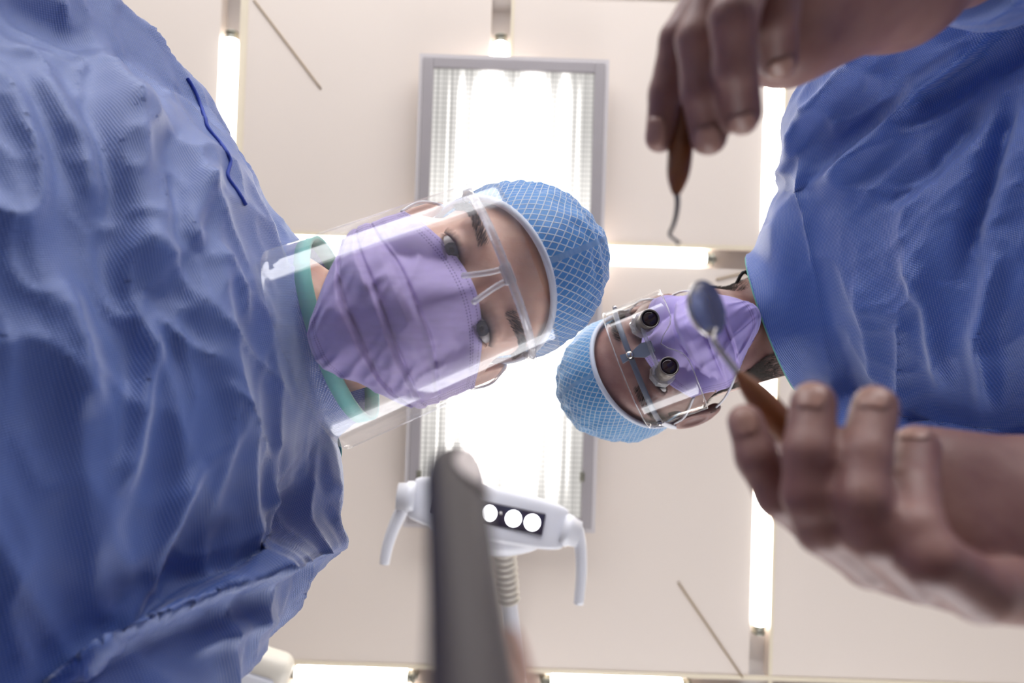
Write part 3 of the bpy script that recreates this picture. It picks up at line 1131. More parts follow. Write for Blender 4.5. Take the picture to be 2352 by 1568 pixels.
def drape(me, fold_dir, seed, amps, folds, still=()):
    """crumple a smooth garment: stretched ridged folds + the named creases"""
    n = len(me.vertices)
    co = np.empty(n * 3)
    me.vertices.foreach_get('co', co)
    co = co.reshape(-1, 3)
    no = np.empty(n * 3)
    me.vertex_normals.foreach_get('vector', no)
    no = no.reshape(-1, 3)
    a = nrm(fold_dir)
    b = nrm(np.cross(a, [0.21, 0.34, 0.91]))
    c = np.cross(a, b)
    q = np.stack([co @ a, co @ b, co @ c], -1)
    d = np.zeros(n)
    f1 = np.array([2.6, 8.5, 8.5])
    f2 = np.array([6.5, 20.0, 20.0])
    f3 = np.array([17.0, 42.0, 42.0])
    for i in range(n):
        p = q[i]
        w = noise.noise_vector(Vector((p * 5.0 + seed).tolist())) * 0.35
        p1 = Vector((p * f1 + seed).tolist()) + w
        p2 = Vector((p * f2 + seed * 2).tolist()) + w * 1.5
        n1 = noise.noise(p1)
        n2 = noise.noise(p2)
        n3 = noise.noise(Vector((p * f3 - seed).tolist()) + w * 2)
        d[i] = amps[0] * (ridge(n1) - 0.45) + amps[1] * (max(0.0, ridge(n2)) ** 2 - 0.3) + amps[2] * (max(0, ridge(n3)) ** 2 - 0.3)
    px, py, dz = to_px(co)
    view = CAM - co
    face = np.clip((view * no).sum(1) / np.linalg.norm(view, axis=1) * 3.0 + 0.6, 0, 1) * (dz > 0.08)
    for poly, wpx, am, sharp in folds:
        poly = np.asarray(poly, float)
        best = np.full(n, 1e9)
        side = np.zeros(n)
        tt = np.zeros(n)
        ls = np.linalg.norm(np.diff(poly, axis=0), axis=1)
        cum = np.concatenate([[0], np.cumsum(ls)]) / ls.sum()
        for k_ in range(len(poly) - 1):
            A, B = poly[k_], poly[k_ + 1]
            ab = B - A
            t = np.clip(((px - A[0]) * ab[0] + (py - A[1]) * ab[1]) / (ab @ ab), 0, 1)
            ex_, ey_ = px - A[0] - t * ab[0], py - A[1] - t * ab[1]
            dd = np.hypot(ex_, ey_)
            m_ = dd < best
            best[m_] = dd[m_]
            side[m_] = np.sign(ab[0] * ey_ - ab[1] * ex_)[m_]
            tt[m_] = (cum[k_] + (cum[k_ + 1] - cum[k_]) * t)[m_]
        r = best / wpx
        fade = np.clip(np.minimum(tt, 1 - tt) * 5, 0.15, 1)
        prof = np.exp(-np.abs(r) ** (1.1 if sharp else 2.0))
        if sharp == 2:
            prof = prof * (side > 0) + np.exp(-(best / (wpx * 4)) ** 2) * (side <= 0)
        d += am * prof * face * fade
    for pt, rad in still:                      # keep cuffs and neckline calm
        d *= np.clip(np.linalg.norm(co - pt, axis=1) / rad - 0.75, 0.12, 1) 
    co = co + no * d[:, None]
    me.vertices.foreach_set('co', co.ravel())
    me.update()


def cut_open(me, origin, normal, radius):
    """open the garment end beyond a plane, only near the given point; returns boundary loop points"""
    bm = bmesh.new()
    bm.from_mesh(me)
    o = Vector(origin)
    nn = Vector(normal).normalized()
    fs = [f for f in bm.faces if (f.calc_center_median() - o).length < radius]
    geom = list({v for f in fs for v in f.verts}) + list({e for f in fs for e in f.edges}) + fs
    bmesh.ops.bisect_plane(bm, geom=geom, plane_co=o, plane_no=nn, clear_outer=True)
    edges = [e for e in bm.edges if e.is_boundary and (e.verts[0].co - o).length < radius and abs((e.verts[0].co - o).dot(nn)) < 0.004]
    nb = {}
    for e in edges:
        a, b = e.verts
        nb.setdefault(a.index, []).append(b.index)
        nb.setdefault(b.index, []).append(a.index)
    bm.verts.ensure_lookup_table()
    loops = []
    seen = set()
    for s in nb:
        if s in seen:
            continue
        path, cur, prev = [s], s, None
        seen.add(s)
        while True:
            nx = [x for x in nb[cur] if x != prev and x not in seen]
            if not nx:
                break
            prev, cur = cur, nx[0]
            seen.add(cur)
            path.append(cur)
        loops.append([np.array(bm.verts[i].co[:]) for i in path])
    bm.to_mesh(me)
    bm.free()
    loops.sort(key=len)
    lp = np.array(loops[-1]) if loops else np.zeros((0, 3))
    if len(lp) > 8:                            # even spacing, lightly smoothed
        seg = np.linalg.norm(np.diff(np.concatenate([lp, lp[:1]]), axis=0), axis=1)
        cum = np.concatenate([[0], np.cumsum(seg)])
        cl = np.concatenate([lp, lp[:1]])
        s = np.linspace(0, cum[-1], 91)[:-1]
        lp = np.stack([np.interp(s, cum, cl[:, i]) for i in range(3)], -1)
        for _ in range(4):
            lp = (np.roll(lp, 1, 0) + lp * 2 + np.roll(lp, -1, 0)) / 4
    return lp


def binding(loop, inward, width, parent, back=0.002, side=1.0, mat='teal', name='neck_binding'):
    """flat tape folded over a garment edge"""
    n = len(loop)
    V = []
    for i in range(n):
        t = nrm(loop[(i + 1) % n] - loop[i - 1])
        out = nrm(np.cross(t, inward))
        c = loop.mean(0)
        if out @ (loop[i] - c) < 0:
            out = -out
        a = loop[i] - np.asarray(inward) * back
        b = loop[i] + np.asarray(inward) * width
        out = out * side
        V += [a + out * 0.0016, b + out * 0.0026, b - out * 0.0012 * side, a - out * 0.0016 * side]
    F = []
    for i in range(n):
        j = (i + 1) % n
        for k_ in range(4):
            F.append([i * 4 + k_, i * 4 + (k_ + 1) % 4, j * 4 + (k_ + 1) % 4, j * 4 + k_])
    o = child(mesh_obj(name, V, F, mat), parent)
    return o


# ---- hands
def hand_fn(fingers, palms, arm):
    def fn(X):
        d = None
        for pts, rads in fingers:
            e = d_chain(X, pts, rads, 0.0025) + 0.0003
            d = e if d is None else smin(d, e, 0.0007)
        p = None
        for a, b, ra, rb in palms:
            e = d_cone(X, a, b, ra, rb)
            p = e if p is None else smin(p, e, 0.018)
        d = smin(d, p, 0.005)
        return smin(d, d_chain(X, arm[0], arm[1], 0.02), 0.02)
    allp = [np.asarray(x) for f in fingers for x in f[0]] + [np.asarray(x) for q in palms for x in q[:2]] + [np.asarray(x) for x in arm[0]]
    allp = np.array(allp)
    return fn, allp.min(0) - 0.045, allp.max(0) + 0.045


def nail(person, tip, prev, dorsal, r, ln=0.011):
    """plate lying on the back of a fingertip (view axes)"""
    ax = nrm(np.asarray(tip) - np.asarray(prev))
    dn = np.asarray(dorsal, float)
    dn = nrm(dn - ax * (dn @ ax))
    sd = np.cross(ax, dn)
    V = []
    nu, nv = 11, 9
    for j in range(nv):
        t = j / (nv - 1)
        half = 0.66 * math.sin(min(1, 0.35 + 1.4 * t) * PI / 2) * (1 if t < 0.75 else math.sqrt(max(0.05, 1 - ((t - 0.75) / 0.27) ** 2)))
        for i in range(nu):
            a = (i / (nu - 1) * 2 - 1) * half
            lift = 0.0002 if 0.1 < t else -0.0003
            rr = r + lift - 0.0050 * max(0, t - 0.6) ** 1.3
            V.append(W(np.asarray(tip) + ax * (-0.0045 + ln * (t - 0.25)) + rr * (math.cos(a) * dn + math.sin(a) * sd)))
    o = child(mesh_obj('fingernail', V, grid_faces(nu, nv), 'nail'), person)
    add_mod(o, 'SOLIDIFY', thickness=0.0008, offset=0.0)
    return o


def world_geo(g):
    return W(g[0]), g[1]


# ================= assistant on the left =================
def build_person(name, label, H, male, skin, neck_base, core, hands, sleeves, torso, skirt, gown_mat_, cuts, dr, binding_w):
    """body (one surface) + gown; returns body object, its bvh, the gown"""
    nl = ((np.asarray(neck_base) - H.o) @ H.B) / H.s
    geos = [build_head(H, male, nl)]
    for fingers, palms, arm in hands:
        fn, lo, hi = hand_fn(fingers, palms, arm)
        geos.append(world_geo(polygonise(fn, lo, hi, 0.0016)))
    for pts, rads in core:
        geos.append(world_geo(limb_loft(pts, rads, 30, 20)))
    me = remeshed('person', merge(*geos), 0.0015, 1, 0.3)
    body = link('person', me, skin)
    tag(body, label, 'person', 'masked dental staff in blue gowns')
    bm = bmesh.new()
    bm.from_mesh(me)
    bvh = BVHTree.FromBMesh(bm)
    bm.free()
    gg = [world_geo(loft(torso + skirt, 40))] + [world_geo(limb_loft(p, r, 60, 30)) for p, r in sleeves]
    gm = remeshed('surgical_gown', merge(*gg), 0.0036, 8, 0.5)
    drape(gm, *dr)
    loops = [cut_open(gm, W(o), CM @ np.asarray(n, float), r) for o, n, r in cuts]
    gown = child(link('surgical_gown', gm, gown_mat_), body)
    gown['_loops'] = 0
    del gown['_loops']
    if len(loops[0]) > 8:
        nin = CM @ nrm(cuts[0][1])
        binding(loops[0], nin, binding_w[0], gown, binding_w[1], binding_w[2])
    add_mod(gown, 'SOLIDIFY', thickness=0.0012, offset=-1.0)
    return body, bvh, gown


def axes(dn, wd):
    dn = nrm(dn)
    wd = np.asarray(wd, float)
    wd = nrm(wd - dn * (wd @ dn))
    fr = np.cross(dn, wd)
    if fr[2] > 0:
        fr = -fr
    return dn, wd, fr


HA = Head((1072, 665, 0.50), (0.066, 0.076, -1.0), (0.93, -0.36, 0.0), 1.0)
HB = Head((1492, 813, 0.74), (-0.30, -0.165, -1.0), (-0.93, 0.32, 0.0), 1.0)

# --- left person
DA, WA, FA = axes((-0.54, 0.195, -0.82), (0.36, 0.97, 0.0))
NA = np.array([-0.168, -0.006, 0.613])
SA = np.array([-0.240, -0.045, 0.630])


neck_dirA = nrm(HA.o - NA)
FNA = nrm(np.cross(neck_dirA, WA))
FNA = FNA if FNA[2] < 0 else -FNA
WNA = nrm(WA - neck_dirA * (WA @ neck_dirA))
FMA = nrm(FNA + FA)


def ringA(t, w, dp, off=0.0, p=0.9, sh=0.0):
    return (SA + DA * t + FA * off + WA * sh, WA * w, FA * dp, p)


hipA = SA + DA * 0.46
torsoA = [(NA + neck_dirA * 0.055, WNA * 0.080, FNA * 0.076, 1.0),
          (NA, WNA * 0.084, FNA * 0.080, 1.0),
          (NA * 0.5 + SA * 0.5, WNA * 0.125, FMA * 0.084, 1.0),
          ringA(0.03, 0.165, 0.100, 0.0), ringA(0.08, 0.200, 0.118, 0.005), ringA(0.16, 0.232, 0.132, 0.010), ringA(0.28, 0.245, 0.130, 0.006), ringA(0.42, 0.235, 0.125, 0.0)]
skirtA = [(hipA + np.array([-0.02, 0.0, -0.10]), np.array([0.07, 0.20, 0]), np.array([0.125, -0.045, 0.0]), 0.9),
          (hipA + np.array([-0.03, 0.0, -0.40]), np.array([0.075, 0.22, 0]), np.array([0.15, -0.05, 0.0]), 0.9),
          (hipA + np.array([-0.03, 0.0, -0.66]), np.array([0.08, 0.24, 0]), np.array([0.17, -0.055, 0.0]), 0.9)]
shRA = np.array([-0.335, -0.172, 0.585])      # upper shoulder in the picture
shLA = np.array([-0.219, 0.128, 0.585])       # lower shoulder
elRA = np.array([-0.41, -0.28, 0.36])
elLA = np.array([-0.268, 0.25, 0.345])
wrLA = np.array([-0.025, 0.190, 0.120])
wrRA = np.array([-0.33, -0.30, 0.10])
sleevesA = [([SA + DA * 0.06 - WA * 0.08, shRA, (shRA + elRA) / 2, elRA, (elRA + wrRA) / 2, wrRA], [0.07, 0.075, 0.07, 0.066, 0.055, 0.042]),
            ([SA + DA * 0.07 + WA * 0.08, shLA, (shLA + elLA) / 2 + np.array([0.0, 0.0, 0.0]), elLA, (elLA + wrLA) / 2, wrLA * 0.85 + elLA * 0.15], [0.07, 0.072, 0.066, 0.058, 0.048, 0.036])]
r_ = lambda *a: list(a)
fl = lambda *q: ([C(x, y, d) for x, y, d, r in q], [r for x, y, d, r in q])
handLA = ([fl((1128, 1500, .131, .0066), (1160, 1700, .117, .0074), (1230, 2050, .105, .0080), (1350, 2700, .106, .0098)),
           fl((1040, 2000, .085, .0070), (1120, 2080, .082, .0078), (1250, 2200, .085, .0085), (1400, 3000, .091, .010)),
           fl((1000, 2330, .065, .0068), (1150, 2420, .062, .0076), (1300, 2600, .065, .0082), (1400, 3500, .076, .010)),
           fl((1000, 2870, .050, .0058), (1150, 2900, .047, .0066), (1300, 3150, .050, .0072), (1400, 4100, .063, .009)),
           fl((925, 1760, .106, .0080), (860, 2100, .108, .0095), (850, 2700, .110, .0125))],
          [(C(1350, 2750, .106), wrLA, .014, .026), (C(1400, 3500, .078), wrLA, .014, .025), (C(850, 2700, .11), wrLA, .015, .024)],
          ([wrLA, wrLA * 0.6 + elLA * 0.4, elLA], [0.025, 0.034, 0.036]))
hp_a, hp_b = C(1042, 1062, .178), C(1085, 1568, .100)
hp_u = nrm(hp_b - hp_a)
for pts_, rads_ in handLA[0]:              # fingers rest on the handpiece without biting into it
    for i_ in range(len(pts_)):
        rel = pts_[i_] - hp_a
        off = rel - hp_u * (rel @ hp_u)
        need = rads_[i_] + 0.0095
        if np.linalg.norm(off) < need:
            pts_[i_] = pts_[i_] + nrm(off) * (need - np.linalg.norm(off))
handRA = ([([wrRA + np.array([0.03 + .01 * i, 0.02 * i - 0.03, -0.085 + .004 * i]), wrRA + np.array([0.045, 0.02 * i - 0.03, -0.12]), wrRA + np.array([0.035, 0.018 * i - 0.025, -0.155])], [.0095, .0085, .007]) for i in range(4)]
          + [([wrRA + np.array([0.02, 0.025, -0.03]), wrRA + np.array([0.04, 0.055, -0.06]), wrRA + np.array([0.05, 0.06, -0.09])], [.012, .010, .008])],
          [(wrRA, wrRA + np.array([0.03, -0.03 + .02 * i, -0.085]), .022, .012) for i in range(4)],
          ([wrRA, (wrRA + elRA) / 2, elRA], [0.026, 0.034, 0.036]))
footA = lambda s: np.array([hipA[0] - 0.02 + 0.03 * s, hipA[1] + 0.09 * s, -0.80])
coreA = [([NA, SA + DA * 0.06, SA + DA * 0.3, hipA], [0.05, 0.075, 0.08, 0.09]),
         ([SA + DA * 0.07, shRA, elRA, (wrRA + elRA) / 2], [0.05, 0.045, 0.038, 0.03]),
         ([SA + DA * 0.07, shLA, elLA, (wrLA + elLA) / 2], [0.05, 0.045, 0.036, 0.03])]
for s in (-1, 1):
    coreA.append(([hipA + np.array([0, 0.05 * s, -0.02]), (hipA + footA(s)) / 2 + np.array([0.02, 0.02 * s, 0]), footA(s)], [0.07, 0.055, 0.035]))

foldsA = [(((60, 1595), (221, 1510), (340, 1445), (553, 1340), (690, 1270), (800, 1222)), 12, 0.030, 2),
          (((486, 380), (446, 446), (428, 535), (446, 593)), 26, 0.009, 0),
          (((250, 130), (286, 250), (320, 400), (355, 500), (340, 600), (335, 700)), 55, 0.014, 0),
          (((332, 700), (343, 810), (321, 910), (299, 1032), (250, 1160)), 26, 0.010, 0),
          (((343, 711), (420, 790), (498, 850)), 18, 0.006, 1),
          (((450, 690), (503, 766), (625, 866), (719, 971)), 13, 0.006, 1),
          (((480, 870), (581, 1010), (628, 1082)), 14, 0.006, 1),
          (((703, 988), (692, 1043), (653, 1082), (586, 1165), (520, 1237), (465, 1364)), 16, 0.007, 1),
          (((740, 980), (690, 1090), (600, 1190), (500, 1335)), 15, 0.006, 1),
          (((465, 1043), (398, 1143), (330, 1330), (230, 1450)), 22, 0.009, 0),
          (((560, 620), (590, 700), (640, 760)), 14, 0.005, 1),
          (((480, 560), (530, 640), (570, 760)), 16, 0.006, 1),
          (((200, 60), (300, 240), (400, 330)), 30, 0.009, 0),
          (((60, 120), (180, 330), (230, 520)), 35, 0.010, 0),
          (((755, 1010), (760, 1090), (775, 1150)), 16, 0.007, 0),
          (((600, 560), (625, 640), (640, 720)), 12, 0.004, 1),
          (((120, 640), (180, 800), (190, 980)), 40, 0.009, 0),
          (((430, 1500), (560, 1430), (660, 1400)), 18, 0.006, 0)]
personA, bvhA, gownA = build_person(
    'person', 'person in blue gown, purple mask and blue cap behind clear face shield, at left', HA, False, 'skin_a',
    NA - nrm(HA.o - NA) * 0.03, coreA, [handLA, handRA], sleevesA, torsoA, skirtA, 'gown_a',
    [(NA + neck_dirA * 0.010, neck_dirA - FNA * 0.2, 0.105), (wrLA * 0.80 + elLA * 0.20, wrLA - elLA, 0.06), (wrRA * 0.93 + elRA * 0.07, wrRA - elRA, 0.07)],
    (CM @ np.array([0.10, 0.97, 0.05]), 1.7, (0.015, 0.0082, 0.003), foldsA, [(W(NA), 0.10), (W(wrLA), 0.09)]), (0.011, 0.002, 1.0))

# --- right person
DB, WB, FB = axes((0.52, -0.15, -0.83), (0.30, 0.95, 0.0))
NB = np.array([0.308, -0.024, 0.785])
SB = np.array([0.390, -0.050, 0.775])


neck_dirB = nrm(HB.o - NB)
FNB = nrm(np.cross(neck_dirB, WB))
FNB = FNB if FNB[2] < 0 else -FNB
WNB = nrm(WB - neck_dirB * (WB @ neck_dirB))
FMB = nrm(FNB + FB)


def ringB(t, w, dp, off=0.0, p=0.9, sh=0.0):
    return (SB + DB * t + FB * off + WB * sh, WB * w, FB * dp, p)


hipB = SB + DB * 0.48
torsoB = [(NB + neck_dirB * 0.06, WNB * 0.078, FNB * 0.072, 1.0),
          (NB, WNB * 0.085, FNB * 0.078, 1.0),
          (NB * 0.5 + SB * 0.5, WNB * 0.135, FMB * 0.092, 1.0),
          ringB(0.03, 0.175, 0.105), ringB(0.08, 0.198, 0.122, 0.004), ringB(0.16, 0.205, 0.134, 0.008), ringB(0.28, 0.20, 0.132, 0.004), ringB(0.44, 0.20, 0.13, 0.0)]
skirtB = [(hipB + np.array([0.02, 0.0, -0.10]), np.array([-0.05, 0.21, 0]), np.array([-0.135, -0.03, 0.0]), 0.9),
          (hipB + np.array([0.03, 0.0, -0.40]), np.array([-0.05, 0.23, 0]), np.array([-0.16, -0.03, 0.0]), 0.9),
          (hipB + np.array([0.03, 0.0, -0.72]), np.array([-0.05, 0.25, 0]), np.array([-0.18, -0.03, 0.0]), 0.9)]
shLB = np.array([0.362, -0.205, 0.725])       # his left, top of picture
shRB = np.array([0.395, 0.110, 0.735])
elLB = np.array([0.425, -0.330, 0.455])
elRB = np.array([0.505, 0.160, 0.450])
wrLB = C(2060, -40, 0.345)
wrRB = C(2440, 1195, 0.300)
sleevesB = [([SB + DB * 0.06 - WB * 0.08, shLB, (shLB + elLB) / 2, elLB, (elLB + wrLB) / 2, wrLB * 0.8 + elLB * 0.2], [0.07, 0.076, 0.070, 0.064, 0.054, 0.040]),
            ([SB + DB * 0.06 + WB * 0.08, shRB, (shRB + elRB) / 2, elRB, (elRB + wrRB) / 2, wrRB * 0.75 + elRB * 0.25], [0.07, 0.074, 0.068, 0.060, 0.052, 0.042])]
handRB = ([fl((1712, 968, .262, .0073), (1738, 1052, .256, .0080), (1788, 1140, .255, .0085), (1862, 1192, .259, .0089), (1982, 1268, .274, .0096), (2110, 1290, .290, .011)),
           fl((1868, 925, .246, .0083), (1856, 1040, .236, .0087), (1857, 1140, .234, .0091), (1888, 1212, .236, .0094), (1995, 1288, .246, .0098), (2110, 1325, .272, .011)),
           fl((2010, 935, .244, .0083), (1986, 1050, .232, .0088), (1980, 1150, .224, .0092), (2008, 1225, .223, .0096), (2112, 1316, .234, .0100), (2235, 1352, .260, .0115)),
           fl((2105, 1028, .255, .0085), (2092, 1130, .234, .0090), (2100, 1220, .218, .0093), (2138, 1285, .212, .0096), (2245, 1352, .218, .0106), (2360, 1360, .248, .0125)),
           fl((1785, 985, .288, .0088), (1900, 1030, .290, .0100), (2080, 1080, .295, .0135))],
          [(C(2130, 1095, .295), C(2440, 1160, .305), .022, .028), (C(2180, 1235, .280), C(2440, 1235, .295), .021, .026), (C(2110, 1290, .285), C(2340, 1240, .285), .013, .022)],
          ([wrRB, wrRB * 0.7 + elRB * 0.3, elRB], [0.029, 0.034, 0.040]))
handLB = ([fl((1516, 316, .290, .0068), (1528, 215, .286, .0072), (1558, 90, .282, .0080), (1640, -40, .286, .0092), (1760, -110, .295, .0105)),
           fl((1628, 314, .278, .0079), (1610, 210, .268, .0080), (1602, 90, .262, .0085), (1648, -40, .266, .0094), (1780, -120, .288, .011)),
           fl((1703, 260, .268, .0082), (1689, 150, .249, .0082), (1684, 40, .240, .0087), (1724, -70, .248, .0096), (1840, -130, .288, .0115)),
           fl((1787, 136, .280, .0085), (1782, 30, .262, .0086), (1797, -70, .256, .0094), (1895, -120, .288, .012)),
           fl((1600, 180, .305, .0085), (1660, 60, .315, .0100), (1760, -10, .325, .013))],
          [(C(1805, 70, .318), wrLB, .026, .025), (C(1800, -80, .305), wrLB, .020, .025), (C(1880, -110, .292), C(2080, -60, .33), .014, .022)],
          ([wrLB, wrLB * 0.7 + elLB * 0.3, elLB], [0.026, 0.032, 0.040]))
footB = lambda s: np.array([hipB[0] + 0.03, hipB[1] + 0.10 * s, -0.80])
coreB = [([NB, SB + DB * 0.06, SB + DB * 0.3, hipB], [0.055, 0.08, 0.085, 0.095]),
         ([SB + DB * 0.07, shLB, elLB, (wrLB + elLB) / 2], [0.05, 0.048, 0.04, 0.033]),
         ([SB + DB * 0.07, shRB, elRB, (wrRB + elRB) / 2], [0.05, 0.048, 0.04, 0.033])]
for s in (-1, 1):
    coreB.append(([hipB + np.array([0, 0.05 * s, -0.02]), (hipB + footB(s)) / 2 + np.array([-0.02, 0.02 * s, 0]), footB(s)], [0.075, 0.06, 0.038]))
foldsB = [(((1828, 316), (1847, 395), (1859, 463), (1871, 617), (1888, 760), (1930, 960)), 13, 0.0144, 1),
          (((1863, 455), (1954, 376), (2033, 297), (2112, 198), (2310, 50)), 22, 0.0160, 0),
          (((1785, 420), (1800, 380), (1836, 289), (1934, 190), (2112, 40)), 16, 0.0144, 0),
          (((1990, 480), (2120, 380), (2260, 230)), 30, -0.0128, 0),
          (((2340, 200), (2290, 330), (2231, 514), (2210, 640)), 26, -0.0144, 0),
          (((2060, 560), (2140, 700), (2190, 900)), 24, 0.0112, 0),
          (((2078, 700), (2080, 861), (2095, 960)), 14, 0.0080, 1),
          (((1960, 620), (2000, 760), (2030, 900)), 18, 0.0080, 1),
          (((1764, 420), (1755, 480), (1752, 520)), 20, -0.0128, 0),
          (((2300, 560), (2260, 760), (2280, 960)), 28, 0.0128, 0)]
personB, bvhB, gownB = build_person(
    'person', 'bearded person in blue gown and magnifying glasses, holding two tools, at right', HB, True, 'skin_b',
    NB - nrm(HB.o - NB) * 0.03, coreB, [handRB, handLB], sleevesB, torsoB, skirtB, 'gown_b',
    [(NB + neck_dirB * 0.008, neck_dirB - FNB * 0.2, 0.115), (wrLB * 0.83 + elLB * 0.17, wrLB - elLB, 0.07), (wrRB * 0.80 + elRB * 0.20, wrRB - elRB, 0.07)],
    (CM @ np.array([0.62, -0.45, -0.65]), 5.3, (0.014, 0.0055, 0.002), foldsB, [(W(NB), 0.10), (W(wrLB), 0.07)]), (0.0015, 0.008, -1.0))

for person, hip, foot, leg_r in ((personA, hipA, footA, 0.07), (personB, hipB, footB, 0.075)):
    gs = []
    for s in (-1, 1):
        f = foot(s)
        gs.append(world_geo(limb_loft([hip + np.array([0, 0.06 * s, -0.30]), (hip + f) / 2 + np.array([0, 0.03 * s, -0.1]), f + np.array([0, 0, 0.03])], [0.085, 0.075, 0.06], 20, 20)))
    child(mesh_obj('trousers', *merge(*gs), 'trouser'), person)
    fx = 1 if person is personA else -1
    for s in (-1, 1):
        f = W(foot(s))
        V = []
        for i, (t, w, h) in enumerate(((-0.10, 0.02, 0.05), (-0.09, 0.035, 0.075), (-0.03, 0.042, 0.09), (0.05, 0.047, 0.07), (0.13, 0.046, 0.05), (0.17, 0.03, 0.035), (0.178, 0.012, 0.02))):
            for j in range(16):
                a = 2 * PI * j / 16
                V.append((f[0] + fx * t, f[1] + w * math.cos(a), max(0.001, h / 2 + h / 2 * math.sin(a) * 1.0)))
        child(mesh_obj('shoe', V, grid_faces(16, 7, True) + [list(range(16))[::-1], list(range(96, 112))], 'shoe'), person)

# --- faces
eyes(HA, personA, (0, 0, 0), 'brow')
eyes(HB, personB, (0.02, 0.02, 0.0), 'hair')
brows(HA, personA, bvhA, 'brow', (0.0185, 0.0045, 0.0075))
brows(HB, personB, bvhB, 'hair', (0.0180, 0.003, 0.012))

wear_mask(HA, personA, mask_mat('mask_cloth_assistant', rgb(196, 176, 230), rgb(98, 80, 140), 0.16, 0.135), 2.1, 0.077, (-1, 1), bvhA)
maskB = wear_mask(HB, personB, mask_mat('mask_cloth_dentist', rgb(196, 178, 238), rgb(102, 82, 160), 0.16, 0.135), 7.7, 0.0585, (-1, 1), bvhB)
wear_cap(HA, personA, 'cap_a', 0.66, (0, -0.004, 0.008), 0.006, 1.3, -0.032)
wear_cap(HB, personB, 'cap_b', 0.62, (0, -0.006, 0.014), 0.005, 8.4, -0.029)

bm = bmesh.new()
bm.from_mesh(maskB.data)
mask_bvh = BVHTree.FromBMesh(bm)
bm.free()
# beard and sideburns of the right person
R, D, L, Bn = [], [], [], []
for i in range(34000):
    a = random.uniform(0.75, 1.62) * random.choice((-1, 1, 1))
    z = random.uniform(-0.138, 0.012)
    lo_a = 1.18 if z > -0.05 else 0.6
    if abs(a) < lo_a or (z > -0.03 and abs(a) > 1.42):
        continue
    p, n = shell_on(HB, bvhB, (0, 0.0, z), (math.sin(a), math.cos(a), -0.05))
    if p is None:
        continue
    ql = ((p - CAM) @ CM - HB.o) @ HB.B
    if abs(ql[0]) < 0.025:
        continue
    keep = min(1, max(0, (ql[2] + 0.135) / 0.045)) * min(1, max(0, (ql[1] + 0.022) / 0.03))
    if random.random() > keep ** 1.3:
        continue
    if mask_bvh.ray_cast(Vector(p), Vector(n), 0.03)[0] or mask_bvh.find_nearest(Vector(p), 0.006)[0]:
        continue
    R.append(p - n * 0.0004)
    D.append(n * 0.55 + CM @ HB.cdir((0.2 * random.uniform(-1, 1), 0.35, -0.9)))
    L.append(random.uniform(0.002, 0.0085))
    Bn.append(-n * 0.25)
child(mesh_obj('beard', *hair_geo(R, D, L, 0.00017, Bn), 'hair'), personB)

# nails
view = np.array([0, 0, -1.0])


def tipnail(person, f, tilt=(0, 0, 0), ln=0.011):
    p, r = f
    nail(person, p[0], p[1], nrm(-np.asarray(p[0]) / np.linalg.norm(p[0]) + np.asarray(tilt, float)), r[0], ln)


for f in handRB[0][:4]:
    tipnail(personB, f, (-0.15, -0.1, 0))
tipnail(personB, handRB[0][4], (0, 0, 2.0))
for f, tl in zip(handLB[0][:4], ((-0.45, 0, 0), (-0.1, 0, 0), (0, 0, 0), (0.15, 0.15, 0))):
    tipnail(personB, f, tl, 0.012)
tipnail(personB, handLB[0][4], (0, 0, 2.0))
for f in handLA[0][:4]:
    tipnail(personA, f, (0.6, 0.2, 1.2))

# --- face shield of the left person
def arc_pts(half, front, back, z, n=61, p=2.4, zf=0.0):
    out = []
    for i in range(n):
        a = (i / (n - 1) * 2 - 1) * 1.0
        x = half * math.copysign(abs(math.sin(a * PI / 2)) ** (2 / p), a)
        y = back + (front - back) * abs(math.cos(a * PI / 2)) ** (2 / p)
        out.append((x, y, z + zf * (y - back)))
    return np.array(out)


shield = thing('face_shield_tmp', 'x', 'x', tuple(HA.w((0, 0.12, 0.035))))
for k_ in ('label', 'category'):
    del shield[k_]
shield.name = 'face_shield'
child(shield, personA)
shield.location = Vector(HA.w((0, 0.12, 0.035)))
shield.parent = None
bpy.context.view_layer.update()
shield.parent = personA


def part_of_shield(o):
    o.parent = shield
    o.matrix_parent_inverse = Matrix.Translation(-Vector(HA.w((0, 0.12, 0.035))))
    return o


